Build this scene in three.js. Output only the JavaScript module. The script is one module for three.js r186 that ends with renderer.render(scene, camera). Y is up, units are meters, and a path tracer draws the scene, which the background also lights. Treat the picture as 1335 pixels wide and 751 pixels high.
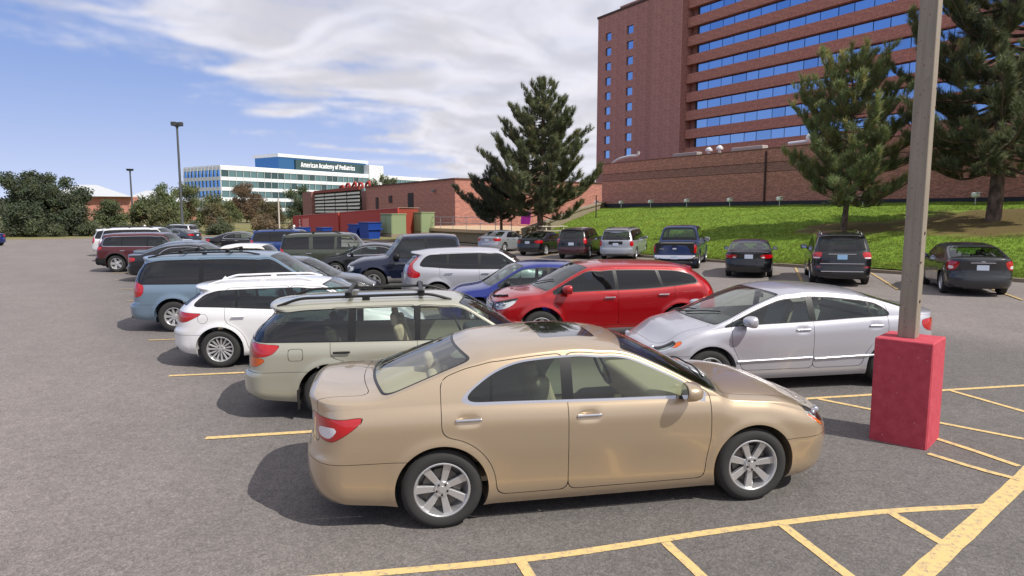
import * as THREE from 'three';
import { mergeGeometries } from 'three/addons/utils/BufferGeometryUtils.js';
import { RoundedBoxGeometry } from 'three/addons/geometries/RoundedBoxGeometry.js';
import { FontLoader } from 'three/addons/loaders/FontLoader.js';
import { TextGeometry } from 'three/addons/geometries/TextGeometry.js';
import { createNoise2D, createNoise3D } from 'simplex-noise';

// ---------- camera, sky, sun, exposure ----------
const scene = new THREE.Scene();
const camera = new THREE.PerspectiveCamera(47.18, 1024 / 576, 0.1, 3000);
camera.position.set(0, 2.66, 0);
camera.rotation.set(-0.1141, 0, 0);
const renderer = new THREE.WebGLRenderer({ antialias: true });
renderer.setSize(1024, 576);
renderer.toneMapping = THREE.LinearToneMapping;
renderer.toneMappingExposure = 1.3;
renderer.shadowMap.enabled = true;
const sunDir = new THREE.Vector3(0.82, 0, 0.572).normalize().multiplyScalar(Math.cos(0.84)).setY(Math.sin(0.84));
const sun = new THREE.DirectionalLight(new THREE.Color(1.0, 0.95, 0.87), 4.0);
sun.position.copy(sunDir).multiplyScalar(150).add(new THREE.Vector3(0, 0, -30));
sun.target.position.set(0, 0, -30);
sun.castShadow = true;
sun.shadow.mapSize.set(4096, 4096);
Object.assign(sun.shadow.camera, { left: -90, right: 90, top: 90, bottom: -90, near: 1, far: 400 });
scene.add(sun, sun.target);

function rng(seed) { let a = seed >>> 0; return () => { a = (a + 0x6D2B79F5) | 0; let t = Math.imul(a ^ (a >>> 15), 1 | a); t = (t + Math.imul(t ^ (t >>> 7), 61 | t)) ^ t; return ((t ^ (t >>> 14)) >>> 0) / 4294967296; }; }
const noise2 = createNoise2D(rng(11)), noise3 = createNoise3D(rng(12));
const clamp = (v, a, b) => Math.min(b, Math.max(a, v)), lerp = (a, b, t) => a + (b - a) * t;
const sstep = (a, b, t) => { t = clamp((t - a) / (b - a), 0, 1); return t * t * (3 - 2 * t); };
function fbm(x, y, n = 5, g = 0.5) { let s = 0, a = 1, w = 0; for (let i = 0; i < n; i++) { s += a * noise2(x + 17.3 * i, y - 9.1 * i); w += a; a *= g; x *= 2.03; y *= 2.03; } return s / w; }

// sky: blue air with a sheet of broken cloud whose edge runs overhead; the blue lies to the left
{
  const Wd = 2048, Hd = 1024, data = new Float32Array(Wd * Hd * 4);
  for (let j = 0; j < Hd; j++) {
    const el = ((j + 0.5) / Hd - 0.5) * Math.PI, y = Math.sin(el), c = Math.cos(el);
    for (let i = 0; i < Wd; i++) {
      const az = ((i + 0.5) / Wd - 0.5) * 2 * Math.PI, x = c * Math.cos(az), z = c * Math.sin(az);
      const k = (j * Wd + i) * 4;
      const up = Math.max(y, 0);
      const t = Math.pow(1 - up, 5);
      let r = lerp(0.055, 0.44, t), g = lerp(0.165, 0.53, t), b = lerp(0.47, 0.70, t);
      const mid = Math.pow(1 - up, 2.2);
      r = lerp(r, r * 1.15 + 0.03, mid); g = lerp(g, g * 1.05 + 0.04, mid); b = lerp(b, b + 0.08, mid);
      if (y > 0.003) {
        const h = y + 0.06, px = x / h, pz = -z / h;           // point on the cloud sheet, one unit up
        const u = px * 0.62 + pz * 0.30, v = -px * 0.28 + pz * 0.50;
        const wx = fbm(u * 0.5 + 3, v * 0.5, 4), wy = fbm(u * 0.5 - 7, v * 0.5 + 5, 4);
        const n = fbm(u * 0.9 + wx * 0.8, v * 1.9 + wy * 0.8, 7, 0.56);
        const n2 = fbm(u * 2.3 + 11, v * 3.9 + wx, 6, 0.6);
        const edge = px + 2.0 - 0.11 * Math.min(pz, 12) + 0.5 * wx;          // cloud lies where this is positive
        const back = sstep(0.2, 1.2, -pz) ;
        let cov = sstep(-0.4, 0.7, edge + n * 0.95 + n2 * 0.4);
        cov = lerp(cov, sstep(-0.3, 0.7, n + 0.35 + 0.5 * sstep(-2.5, 0, px) - 0.6 * sstep(-1.5, -4, px)), back);
        const thick = clamp(0.5 + 0.9 * n + 0.35 * n2, 0, 1);
        const shade = lerp(0.86, 1.12, sstep(0.1, 0.9, clamp(0.5 + 0.8 * fbm(u * 1.3 + 31, v * 2.6 - wx * 1.4, 6, 0.55), 0, 1)));
        const a = clamp(cov * lerp(0.84, 1.0, thick), 0, 1) * sstep(0.0, 0.05, y);
        r = lerp(r, 0.61 * shade, a); g = lerp(g, 0.60 * shade, a); b = lerp(b, 0.65 * shade, a);
      } else if (y < 0) { const m = sstep(0, -0.1, y); r = lerp(r, 0.16, m); g = lerp(g, 0.16, m); b = lerp(b, 0.15, m); }
      data[k] = r; data[k + 1] = g; data[k + 2] = b; data[k + 3] = 1;
    }
  }
  const sky = new THREE.DataTexture(data, Wd, Hd, THREE.RGBAFormat, THREE.FloatType);
  sky.mapping = THREE.EquirectangularReflectionMapping; sky.magFilter = THREE.LinearFilter; sky.needsUpdate = true;
  scene.background = sky; scene.environment = sky; scene.backgroundIntensity = 1; scene.environmentIntensity = 1;
}

// ---------- naming, tagging, small mesh helpers ----------
const taken = new Map();
function numbered(n) { const k = taken.get(n) || 0; taken.set(n, k + 1); return k ? n + '_' + String(k).padStart(3, '0') : n; }
function shadow(o) { o.traverse(m => { if (m.isMesh) { m.castShadow = true; m.receiveShadow = true; } }); return o; }
function thing(name, label, category, pos = [0, 0, 0], turn = 0, group) {
  const o = new THREE.Group(); o.name = numbered(name); o.position.set(...pos); o.rotation.y = turn;
  o.userData = { label, category }; if (group) o.userData.group = group; scene.add(o); return o;
}
function tag(o, label, category, group) { o.name = numbered(o.name); o.userData = { label, category }; if (group) o.userData.group = group; scene.add(shadow(o)); return o; }
function struct(name, geo, mat) { const m = new THREE.Mesh(geo, mat); m.name = numbered(name); m.userData.kind = 'structure'; scene.add(shadow(m)); return m; }
function part(name, geo, mat, parent, label) { const m = new THREE.Mesh(geo, mat); m.name = name; if (label) m.userData.label = label; m.castShadow = m.receiveShadow = true; if (parent) parent.add(m); return m; }
const plain = g => { const q = g.index ? g.toNonIndexed() : g; for (const k of Object.keys(q.attributes)) if (!['position', 'normal', 'uv'].includes(k)) q.deleteAttribute(k); return q; };
const merge = l => mergeGeometries(l.map(plain));
const box = (w, h, d, x = 0, y = 0, z = 0) => new THREE.BoxGeometry(w, h, d).translate(x, y, z);
const rbox = (w, h, d, x = 0, y = 0, z = 0, r = 0.02, s = 2) => new RoundedBoxGeometry(w, h, d, s, Math.min(r, w / 2.01, h / 2.01, d / 2.01)).translate(x, y, z);
function boxUV(g, s = 1) {            // uv in metres from the position, by the way each face points
  if (g.index) g = g.toNonIndexed();
  const p = g.attributes.position, n = g.attributes.normal, uv = new Float32Array(p.count * 2);
  for (let i = 0; i < p.count; i++) {
    const ax = Math.abs(n.getX(i)), ay = Math.abs(n.getY(i)), az = Math.abs(n.getZ(i));
    const x = p.getX(i), y = p.getY(i), z = p.getZ(i);
    const [u, v] = ay > ax && ay > az ? [x, z] : ax > az ? [z, y] : [x, y];
    uv[2 * i] = u * s; uv[2 * i + 1] = v * s;
  }
  g.setAttribute('uv', new THREE.BufferAttribute(uv, 2)); return g;
}
function tube(pts, r, seg = 6, closed = false) { const c = new THREE.CatmullRomCurve3(pts.map(p => new THREE.Vector3(...p)), closed); return new THREE.TubeGeometry(c, Math.max(4, pts.length * 4), r, seg, closed); }
const std = (color, roughness = 0.7, more = {}) => new THREE.MeshStandardMaterial({ color: new THREE.Color(color), roughness, ...more });
function tex(n, fn, { srgb = true, rep = 1, m = n } = {}) {
  const d = new Uint8Array(n * m * 4);
  for (let j = 0; j < m; j++) for (let i = 0; i < n; i++) { const c = fn(i / n, j / m, i, j), k = (j * n + i) * 4; d[k] = clamp(c[0], 0, 255); d[k + 1] = clamp(c[1], 0, 255); d[k + 2] = clamp(c[2], 0, 255); d[k + 3] = 255; }
  const t = new THREE.DataTexture(d, n, m); t.wrapS = t.wrapT = THREE.RepeatWrapping; t.magFilter = THREE.LinearFilter; t.minFilter = THREE.LinearMipmapLinearFilter; t.generateMipmaps = true;
  if (srgb) t.colorSpace = THREE.SRGBColorSpace; t.repeat.set(rep, rep); t.needsUpdate = true; return t;
}
// noise that wraps round on [0,1)
function wrapNoise(u, v, f) { const a = u * 2 * Math.PI, b = v * 2 * Math.PI, R = f / (2 * Math.PI); return noise3(Math.cos(a) * R + 5 * Math.cos(b) * 0, Math.sin(a) * R + Math.cos(b) * R, Math.sin(b) * R); }

// ---------- the lie of the land (x to the right, d away from the camera; z = -d) ----------
function lot(x, d) { return Math.min(0.25, 0.028 * Math.log1p(Math.exp(x / 2))) - 0.35 * sstep(35, 75, d) * (1 - sstep(-25, 0, x)); }
const AX = Math.sin(0.6), AD = Math.cos(0.6);                         // direction of the rows: (-AX, AD)
// distance of a point past the lawn kerb (positive on the lawn) and position along it
const kerbO = [12.9, 29.7];
const past = (x, d) => (x - kerbO[0]) * AD + (d - kerbO[1]) * AX;
const along = (x, d) => (x - kerbO[0]) * AX - (d - kerbO[1]) * AD;    // grows to the right and towards the camera
const fromKerb = (a, p) => [kerbO[0] + a * AX + p * AD, kerbO[1] - a * AD + p * AX];
// ---------- ground ----------
const W3 = (x, d, y) => new THREE.Vector3(x, y, -d);
function lawnY(a, p) { const [x, d] = fromKerb(a, 0); return lot(x, d) + 0.13 + 3.05 * Math.pow(clamp(p / 21, 0, 1), 0.85) + 0.05 * noise2(a * 0.15, p * 0.2); }
const lawnLeft = p => lerp(-22, -37, clamp(p / 22, 0, 1));
const asphaltTex = (() => { const r = rng(5), n = 1024, sp = new Float32Array(n * n); for (let i = 0; i < n * n; i++) sp[i] = r(); const r2 = rng(6), bl = new Float32Array(256 * 256); for (let i = 0; i < 65536; i++) bl[i] = r2();
  const at = (a, m, u, v) => { const x = u * m, y = v * m, i = Math.floor(x), j = Math.floor(y), fx = x - i, fy = y - j, g = (p, q) => a[((q % m + m) % m) * m + ((p % m + m) % m)]; return lerp(lerp(g(i, j), g(i + 1, j), fx), lerp(g(i, j + 1), g(i + 1, j + 1), fx), fy); };
  return tex(n, (u, v, i, j) => { const s = sp[j * n + i], b = at(bl, 256, u, v), b2 = at(bl, 64, u, v), b3 = at(bl, 16, u, v); let k = 138 + (s - 0.5) * 58 + (b - 0.5) * 34 + (b2 - 0.5) * 13 + (b3 - 0.5) * 6; if (s > 0.985) k += 40; if (b > 0.93) k += 16; return [k * 1.02, k, k * 0.985]; }); })();
{
  const g = new THREE.PlaneGeometry(1600, 1600, 160, 160).rotateX(-Math.PI / 2).translate(0, 0, -500), p = g.attributes.position, col = [];
  for (let i = 0; i < p.count; i++) {
    const x = p.getX(i), d = -p.getZ(i); let y = lot(x, clamp(d, -200, 120)) - 0.12;
    y = lerp(y, 0.7, sstep(95, 190, Math.hypot(x * 0.6, d))); if (d < 80 && x > 0) y -= 0.3; p.setY(i, y);
    const n = 0.5 + 0.5 * fbm(x * 0.012, d * 0.03, 4), q = 0.5 + 0.5 * fbm(x * 0.05 + 9, d * 0.1, 4); col.push(lerp(0.10, 0.19, n * 0.6 + q * 0.4), lerp(0.12, 0.155, n), lerp(0.035, 0.06, q));
  }
  g.setAttribute('color', new THREE.Float32BufferAttribute(col, 3)); g.computeVertexNormals();
  struct('ground', g, new THREE.MeshStandardMaterial({ vertexColors: true, roughness: 0.95 }));
}
const A0 = -73, A1 = 62;
let parkingLot;
{
  const na = 230, np = 190, pos = [], col = [], uv = [], idx = [];
  for (let j = 0; j <= np; j++) for (let i = 0; i <= na; i++) {
    const a = lerp(A0, A1, i / na), p = lerp(-105, 0.0, j / np), [x, d] = fromKerb(a, p); pos.push(x, lot(x, d), -d); uv.push(x / 4, d / 4);
    // old pale aisle, darker bays, streaks worn by wheels along the aisle
    const bay = sstep(-27.5, -24, p + 0.9 * fbm(a * 0.12, p * 0.2, 3)) * sstep(-11.5, -14, p + fbm(a * 0.1 + 4, p * 0.2, 3)) * sstep(-34, -16, a);
    const n = fbm(a * 0.08, p * 0.25, 5), m = fbm(a * 0.5 + 3, p * 0.7, 4), st = fbm(a * 0.05 + 40, p * 1.1, 3);
    let k = lerp(0.585, 0.40, bay) * (1 + 0.10 * n + 0.07 * m + 0.06 * st * (1 - bay));
    const warm = lerp(1.7, 0.8, bay); col.push(k * (1 + 0.045 * warm), k * (1 - 0.012 * warm), k * (1 - 0.03 * warm));
  }
  for (let j = 0; j < np; j++) for (let i = 0; i < na; i++) { const q = j * (na + 1) + i; idx.push(q, q + 1, q + na + 2, q, q + na + 2, q + na + 1); }
  const g = new THREE.BufferGeometry(); g.setAttribute('position', new THREE.Float32BufferAttribute(pos, 3)); g.setAttribute('color', new THREE.Float32BufferAttribute(col, 3)); g.setAttribute('uv', new THREE.Float32BufferAttribute(uv, 2)); g.setIndex(idx); g.computeVertexNormals();
  parkingLot = struct('parking_lot', g, new THREE.MeshStandardMaterial({ map: asphaltTex, vertexColors: true, roughness: 0.88, bumpMap: asphaltTex, bumpScale: 0.004 }));
}
// painted lines, worn through to the stone in places
const lineTex = (() => { const r = rng(8); return tex(512, (u, v) => { const n = fbm(u * 14, v * 14, 4) + (r() - 0.5) * 1.1, w = sstep(0.38, 0.70, n), k = (r() - 0.5) * 26; return [lerp(203 + k, 132 + k, w), lerp(174 + k, 124 + k, w), lerp(118 + k, 114 + k, w)]; }); })();
const lineMat = new THREE.MeshStandardMaterial({ map: lineTex, roughness: 0.8 });
const lineMatOld = new THREE.MeshStandardMaterial({ map: lineTex, roughness: 0.85, color: new THREE.Color(0.72, 0.72, 0.74) });
let lineLift = 0.004;
function paintLine(pts, w, mat = lineMat) {
  const pos = [], uv = [], r = rng(Math.round(pts[0][0] * 977 + pts[0][1] * 131) + 5), dense = [];
  const c = new THREE.CatmullRomCurve3(pts.map(p => new THREE.Vector3(p[0], 0, p[1]))); const n = Math.max(6, Math.round(c.getLength() / 0.12));
  for (let i = 0; i <= n; i++) { const q = c.getPoint(i / n), t = c.getTangent(i / n), e = 0.5 * w * (1 + 0.10 * (r() - 0.5)), f = 0.5 * w * (1 + 0.10 * (r() - 0.5)); dense.push([q.x - t.z * e, q.z + t.x * e, q.x + t.z * f, q.z - t.x * f]); }
  lineLift += 0.00035;
  for (let i = 0; i < n; i++) { const A = dense[i], B = dense[i + 1]; const v = (x, d) => { pos.push(x, lot(x, d) + lineLift, -d); uv.push(x * 0.7, d * 0.7); }; v(A[0], A[1]); v(A[2], A[3]); v(B[2], B[3]); v(A[0], A[1]); v(B[2], B[3]); v(B[0], B[1]); }
  const g = new THREE.BufferGeometry(); g.setAttribute('position', new THREE.Float32BufferAttribute(pos, 3)); g.setAttribute('uv', new THREE.Float32BufferAttribute(uv, 2)); g.computeVertexNormals();
  const no = g.attributes.normal; for (let i = 0; i < no.count; i++) no.setXYZ(i, 0, 1, 0);
  const m = part('painted_line', g, mat, parkingLot); return m;
}
// hatched corner in front
paintLine([[-1.6, 4.50], [0.19, 4.80], [1.87, 5.24], [3.24, 5.52], [4.22, 5.61]], 0.085);
paintLine([[5.6, 6.72], [5.0, 6.2], [2.94, 4.5], [2.4, 4.05]], 0.155);
for (const [a, b] of [[[3.31, 5.50], [3.42, 4.93]], [[2.28, 5.30], [2.45, 4.45]], [[1.23, 5.02], [1.40, 4.45]], [[0.07, 4.74], [0.16, 4.45]]]) paintLine([a, b], 0.085);
// hatched strip behind the lamp base
paintLine([[2.3, 8.72], [4.0, 8.99], [7.59, 9.55], [9.5, 9.8]], 0.085);
for (const q of [[[4.29, 8.99], [5.0, 8.2], [5.85, 7.29]], [[6.36, 9.33], [6.5, 8.8], [6.63, 8.31], [6.8, 7.7]], [[4.75, 7.62], [5.0, 7.05], [5.19, 6.50]], [[4.5, 6.88], [4.75, 6.42], [4.95, 6.15]]]) paintLine(q, 0.075);
// bay lines of the nearest row, and the rest of the lot
const bayDir = [Math.cos(0.19), Math.sin(0.19)];
for (let k = 0; k < 15; k++) { const x = -3.62 - 1.98 * k - 0.01 * k * k * 0.5, d = 7.54 + 2.99 * k + 0.012 * k * k; paintLine([[x, d], [x + bayDir[0] * 5.2, d + bayDir[1] * 5.2]], 0.095, k > 1 ? lineMatOld : lineMat); if (k > 0) paintLine([[x + bayDir[0] * 5.2, d + bayDir[1] * 5.2], [x + bayDir[0] * 10.2, d + bayDir[1] * 10.2]], 0.095, lineMatOld); }
for (let k = -3; k < 12; k++) { const [x, d] = fromKerb(3.4 - 3.35 * k, -0.25), h = 21 * Math.PI / 180; paintLine([[x, d], [x - Math.sin(h) * 6.0, d - Math.cos(h) * 6.0]], 0.1, lineMatOld); }

// kerb in cast lengths
const concrete = std('#a39a8b', 0.9, { map: tex(128, (u, v) => { const k = 205 + 30 * fbm(u * 9, v * 9, 4); return [k, k * 0.97, k * 0.92]; }) });
{
  const K = new THREE.Mesh(new THREE.BufferGeometry(), concrete); 
  const seg = (a0, p0, a1, p1, w, h) => { const [x0, d0] = fromKerb(a0, p0), [x1, d1] = fromKerb(a1, p1), l = Math.hypot(x1 - x0, d1 - d0), y0 = lot(x0, d0), y1 = lot(x1, d1); const g = rbox(l - 0.012, h + 0.1, w, 0, (h - 0.1) / 2, 0, 0.025, 1); const m = new THREE.Mesh(g, concrete); m.name = 'kerb_stone'; m.position.set((x0 + x1) / 2, (y0 + y1) / 2, -(d0 + d1) / 2); m.rotation.set(0, Math.atan2(d1 - d0, x1 - x0), 0); m.castShadow = m.receiveShadow = true; return m; };
  const base = seg(-40, 0.08, -37, 0.08, 0.16, 0.14); base.name = 'kerb'; base.userData.kind = 'structure'; scene.add(base); base.updateMatrixWorld(true);
  const inv = base.matrixWorld.clone().invert();
  const put = m => { m.updateMatrix(); m.matrix.premultiply(inv); m.matrix.decompose(m.position, m.quaternion, m.scale); base.add(m); };
  for (let a = -37; a < A1; a += 3) put(seg(a, 0.08, a + 3, 0.08, 0.16, 0.14));
  for (let p = -102; p < 0; p += 3) put(seg(A0 - 0.08, p, A0 - 0.08, p + 3, 0.16, 0.14));
}
// lawn bank up to the wall
const grassTex = (() => { const r = rng(21); return tex(512, (u, v) => { const k = 0.5 + 0.28 * fbm(u * 30, v * 30, 4), q = r(); return [lerp(84, 142, k) * (0.75 + 0.4 * q), lerp(108, 160, k) * (0.75 + 0.4 * q), lerp(20, 34, k) * (0.7 + 0.4 * q)]; }); })();
const mulchSpots = [[18.67, 37.0, 2.6], [24.6, 34.0, 5.0], [33, 31, 5], [2.2, 50, 2.2]];
{
  const na = 200, np = 50, pos = [], uv = [], col = [], idx = [];
  for (let j = 0; j <= np; j++) for (let i = 0; i <= na; i++) {
    const p = lerp(0.15, 22.3, j / np), a = lerp(lawnLeft(p), A1, i / na), [x, d] = fromKerb(a, p); pos.push(x, lawnY(a, p), -d); uv.push(x / 3, d / 3);
    let mu = 0; for (const [mx, md, mr] of mulchSpots) mu = Math.max(mu, sstep(1.15, 0.85, Math.hypot(x - mx, d - md) / mr + 0.35 * fbm(x * 0.5, d * 0.5, 3)));
    mu = Math.max(mu, sstep(8.5, 10.5, a) * sstep(6.2, 8.0, p + 1.2 * fbm(a * 0.3, p * 0.3, 3)));
    const n = fbm(x * 0.16, d * 0.16, 4), dry = sstep(0.25, 0.6, fbm(x * 0.35 + 50, d * 0.35, 4)); const G = [lerp(0.80, 1.05, dry) * (1 + 0.2 * n), 0.98 * (1 + 0.14 * n), 0.7];
    col.push(lerp(G[0], 0.62, mu), lerp(G[1], 0.30, mu), lerp(G[2], 1.3, mu));
  }
  for (let j = 0; j < np; j++) for (let i = 0; i < na; i++) { const q = j * (na + 1) + i; idx.push(q, q + 1, q + na + 2, q, q + na + 2, q + na + 1); }
  const g = new THREE.BufferGeometry(); g.setAttribute('position', new THREE.Float32BufferAttribute(pos, 3)); g.setAttribute('color', new THREE.Float32BufferAttribute(col, 3)); g.setAttribute('uv', new THREE.Float32BufferAttribute(uv, 2)); g.setIndex(idx); g.computeVertexNormals();
  const m = struct('lawn', g, new THREE.MeshStandardMaterial({ map: grassTex, vertexColors: true, roughness: 0.95, bumpMap: grassTex, bumpScale: 0.012 }));
}
{ // blades along the bank
  const r = rng(31), n = 60000, bl = []; for (let k = 0; k < 7; k++) { const an = r() * 6.283, h = 0.05 + 0.05 * r(), x = (r() - 0.5) * 0.14, z = (r() - 0.5) * 0.14, w = 0.006; bl.push(x - w * Math.cos(an), 0, z - w * Math.sin(an), x + w * Math.cos(an), 0, z + w * Math.sin(an), x + (r() - 0.5) * 0.05, h, z + (r() - 0.5) * 0.05); }
  const g = new THREE.BufferGeometry(); g.setAttribute('position', new THREE.Float32BufferAttribute(bl, 3)); g.computeVertexNormals();
  const im = new THREE.InstancedMesh(g, new THREE.MeshStandardMaterial({ roughness: 0.9, side: THREE.DoubleSide }), n), m4 = new THREE.Matrix4(), c = new THREE.Color(); let k = 0;
  while (k < n) { const p = 0.2 + 21.5 * Math.pow(r(), 1.6), a = lerp(lawnLeft(p), 18, r()), [x, d] = fromKerb(a, p); let bad = a > 9 && p > 7.2; for (const [mx, md, mr] of mulchSpots) if (Math.hypot(x - mx, d - md) < mr * 1.0) bad = bad || r() < 0.96; if (bad) { if (r() < 0.999) { k += 0; } if (r() < 0.02) { } continue; }
    m4.makeRotationY(r() * 6.28).setPosition(x, lawnY(a, p) - 0.01, -d); im.setMatrixAt(k, m4); const q = 0.7 + 0.6 * r(); im.setColorAt(k, c.setRGB(0.15 * q, 0.20 * q, 0.02)); k++; }
  im.name = 'grass'; im.userData = { kind: 'stuff', label: 'short mown grass on the bank below the brick wall', category: 'grass' }; scene.add(im);
}

// ---------- brick buildings ----------
const brickTex = (lo, hi, seed) => { const r = rng(seed), rows = 32, cols = 12, tone = []; for (let i = 0; i < rows * cols; i++) tone.push(r()); return tex(512, (u, v) => { const ry = v * rows, j = Math.floor(ry), cx = u * cols + (j % 2) * 0.5, i = Math.floor(cx) % cols, mort = (ry - j) < 0.13 || (cx - Math.floor(cx)) < 0.045; const t = tone[j * cols + i], k = 1 + 0.10 * fbm(u * 30, v * 30, 3); return mort ? [138, 116, 108] : [lerp(lo[0], hi[0], t) * k, lerp(lo[1], hi[1], t) * k, lerp(lo[2], hi[2], t) * k]; }); };
const mkBrick = (t, s) => { t.repeat.set(1 / 2.4, 1 / 2.4); return new THREE.MeshStandardMaterial({ map: t, roughness: 0.92 }); };
const brickA = mkBrick(brickTex([150, 104, 98], [194, 138, 129], 71)), brickB = mkBrick(brickTex([150, 98, 87], [200, 134, 115], 72)), brickBand = mkBrick(brickTex([122, 80, 74], [164, 112, 102], 73));
const mirrorGlass = new THREE.MeshStandardMaterial({ color: new THREE.Color(0.33, 0.50, 0.74), metalness: 1, roughness: 0.04 }), mirrorGlass2 = new THREE.MeshStandardMaterial({ color: new THREE.Color(0.27, 0.43, 0.66), metalness: 1, roughness: 0.06 });
const frameDark = std('#1b1d22', 0.6), bandDark = std('#2c2f38', 0.85);
const TH = -(Math.PI / 2 - 0.56);           // turn of the walls that run along the rows
{ // hotel tower: ribbons of mirror windows between brick bands, a pier and a blind wing with small windows
  const t = thing('brick_tower', 'tall brick tower with ribbons of blue mirror windows', 'building', [25.65, 3.2, -100], TH);
  const yb = 0, floor = 2.66, n = 10, y0 = 12.17 - 3.2, gh = 1.32, len = 66, zin = -0.45;
  part('wall', boxUV(merge([box(len, 40, 18, len / 2, 20, -9 - 1.2)])), brickA, t);
  for (let k = -1; k < n; k++) { const yy = y0 + k * floor + gh; part('brick_band', boxUV(box(len, floor - gh, 1.3, len / 2, yy + (floor - gh) / 2, -0.65)), brickB, t); }
  part('brick_band', boxUV(box(len, y0 - floor, 1.3, len / 2, (y0 - floor) / 2, -0.65)), brickB, t);
  for (let k = -1; k < n; k++) {
    const yb = y0 + k * floor; let x = 1.75; let i = 0;
    part('window_return', box(0.35, gh, 0.6, 1.55, yb + gh / 2, -0.9), frameDark, t);
    while (x < len - 2.5 && (k >= 0 ? true : x < 30)) { const w = i % 2 ? 2.32 : 1.95; const m = part('window_pane', box(w - 0.09, gh - 0.1, 0.05, 0, 0, 0), (i * 7 + k * 3) % 5 ? mirrorGlass : mirrorGlass2, t); m.position.set(x + w / 2, yb + gh / 2, -0.62); m.rotation.set(0.006 * Math.sin(i * 2.7 + k), 0.008 * Math.sin(i * 1.3 + k * 2.1), 0); x += w; i++; }
    part('window_frame', box(len - 1.8, gh, 0.08, len / 2 + 0.9, yb + gh / 2, -0.72), frameDark, t);
  }
  const pier = boxUV(box(6.2, 44, 16, -3.2, 22, -7.0)); part('pier', pier, brickA, t);
  const wing = []; // wing with two columns of windows, built round its openings
  const x0 = -21.3, x1 = -6.3, z = -1.0, cols = [[-18.7, 1.5], [-13.3, 1.6]], H = 32.65;
  part('wing_wall', boxUV(box(x1 - x0, H, 14, (x0 + x1) / 2, H / 2, z - 7.35)), brickA, t);
  let cx = x0; for (const [c, w] of cols) { wing.push(box(c - w / 2 - cx, H, 0.4, (cx + c - w / 2) / 2, H / 2, z)); cx = c + w / 2; } wing.push(box(x1 - cx, H, 0.4, (cx + x1) / 2, H / 2, z));
  for (const w of wing) part('brick_panel', boxUV(w), brickA, t);
  part('brick_panel', boxUV(box(0.4, H, 14, x0 - 0.2, H / 2, z - 7)), brickA, t);
  for (const [c, w] of cols) { let yy = 0; for (let k = 0; k < 9; k++) { const wy = 12.0 - 3.2 + k * 2.46; part('brick_panel', boxUV(box(w - 0.004, wy - yy, 0.392, c, (wy + yy) / 2, z)), brickA, t); const m = part('window_pane', box(w, 1.3, 0.05, c, wy + 0.65, z - 0.06), mirrorGlass, t); yy = wy + 1.3; } part('brick_panel', boxUV(box(w - 0.004, H - yy, 0.392, c, (H + yy) / 2, z)), brickA, t); }
  part('roof_coping', box(x1 - x0 + 0.5, 0.35, 14.6, (x0 + x1) / 2 - 0.1, H + 0.17, z - 7), std('#4b3a36', 0.9), t);
  part('penthouse', boxUV(box(11, 1.6, 11, -13.2, H + 1.0, z - 7.8)), brickA, t); part('penthouse', boxUV(box(7, 4.2, 10, -9.8, H + 2.3, z - 8)), brickA, t);
  shadow(t);
}
{ // long low brick block at the head of the bank
  const t = thing('brick_podium', 'long low brick wall building along the top of the lawn', 'building', [21.55, 3.05, -55], TH);
  const L0 = -21.9, L1 = 48, len = L1 - L0, cx = (L0 + L1) / 2, B = 0.55;
  part('base_band', box(len, 1.4, 0.5, cx, B - 0.7, -0.22), bandDark, t);
  const lev = [[B, 2.95], [2.99, 3.72], [3.76, 4.85]]; lev.forEach(([a, b], i) => part('brick_course', boxUV(box(len, b - a, 0.5, cx, (a + b) / 2, i === 2 ? -0.25 : -0.27)), i === 1 ? brickBand : brickB, t));
  part('wall_core', boxUV(box(len - 0.1, 4.6, 21, cx, 2.4, -10.9)), brickBand, t);
  part('end_wall', boxUV(box(0.3, 4.84, 21, L0 - 0.1, 2.42, -10.8)), brickB, t);
  part('roof_edge', box(len + 0.2, 0.07, 0.6, cx, 4.885, -0.25), std('#6e4d44', 0.8), t);
  part('downspout', box(0.12, 4.3, 0.1, -0.8, 2.5, 0.06), std('#3a2522', 0.7), t);
  const metal = std('#c9ccd0', 0.45, { metalness: 0.3 });
  for (const [x, k] of [[-9.6, 1], [-8.3, 1.15]]) part('roof_vent', merge([new THREE.CylinderGeometry(0.16, 0.16, 0.9 * k, 10).translate(x, 5.3, -3), new THREE.CylinderGeometry(0.12, 0.34, 0.22, 12).translate(x, 5.75 * (0.93 + 0.07 * k), -3), new THREE.CylinderGeometry(0.34, 0.34, 0.16, 12).translate(x, 5.56 * (0.93 + 0.07 * k), -3)]), metal, t);
  part('roof_duct', rbox(3.2, 0.5, 0.8, -11.8, 5.2, -2.4, 0.08), std('#8d8684', 0.6), t); part('roof_duct', rbox(3.4, 0.55, 0.8, -4.6, 5.2, -2.6, 0.08), std('#9b9490', 0.6), t);
  part('roof_pipe', tube([[-21.4, 4.95, -1], [-20.4, 5.35, -1], [-18.6, 5.55, -1], [-17.3, 5.6, -1], [-17.2, 5.95, -1]], 0.13, 8), metal, t);
  part('roof_pipe', tube([[0.2, 5.25, -1.5], [3.2, 5.3, -1.5], [6.4, 5.32, -1.5]], 0.16, 8), metal, t); part('roof_fan', new THREE.SphereGeometry(0.42, 16, 12).translate(2.3, 5.55, -1.4), std('#e4e6e8', 0.4), t);
  shadow(t);
}
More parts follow.
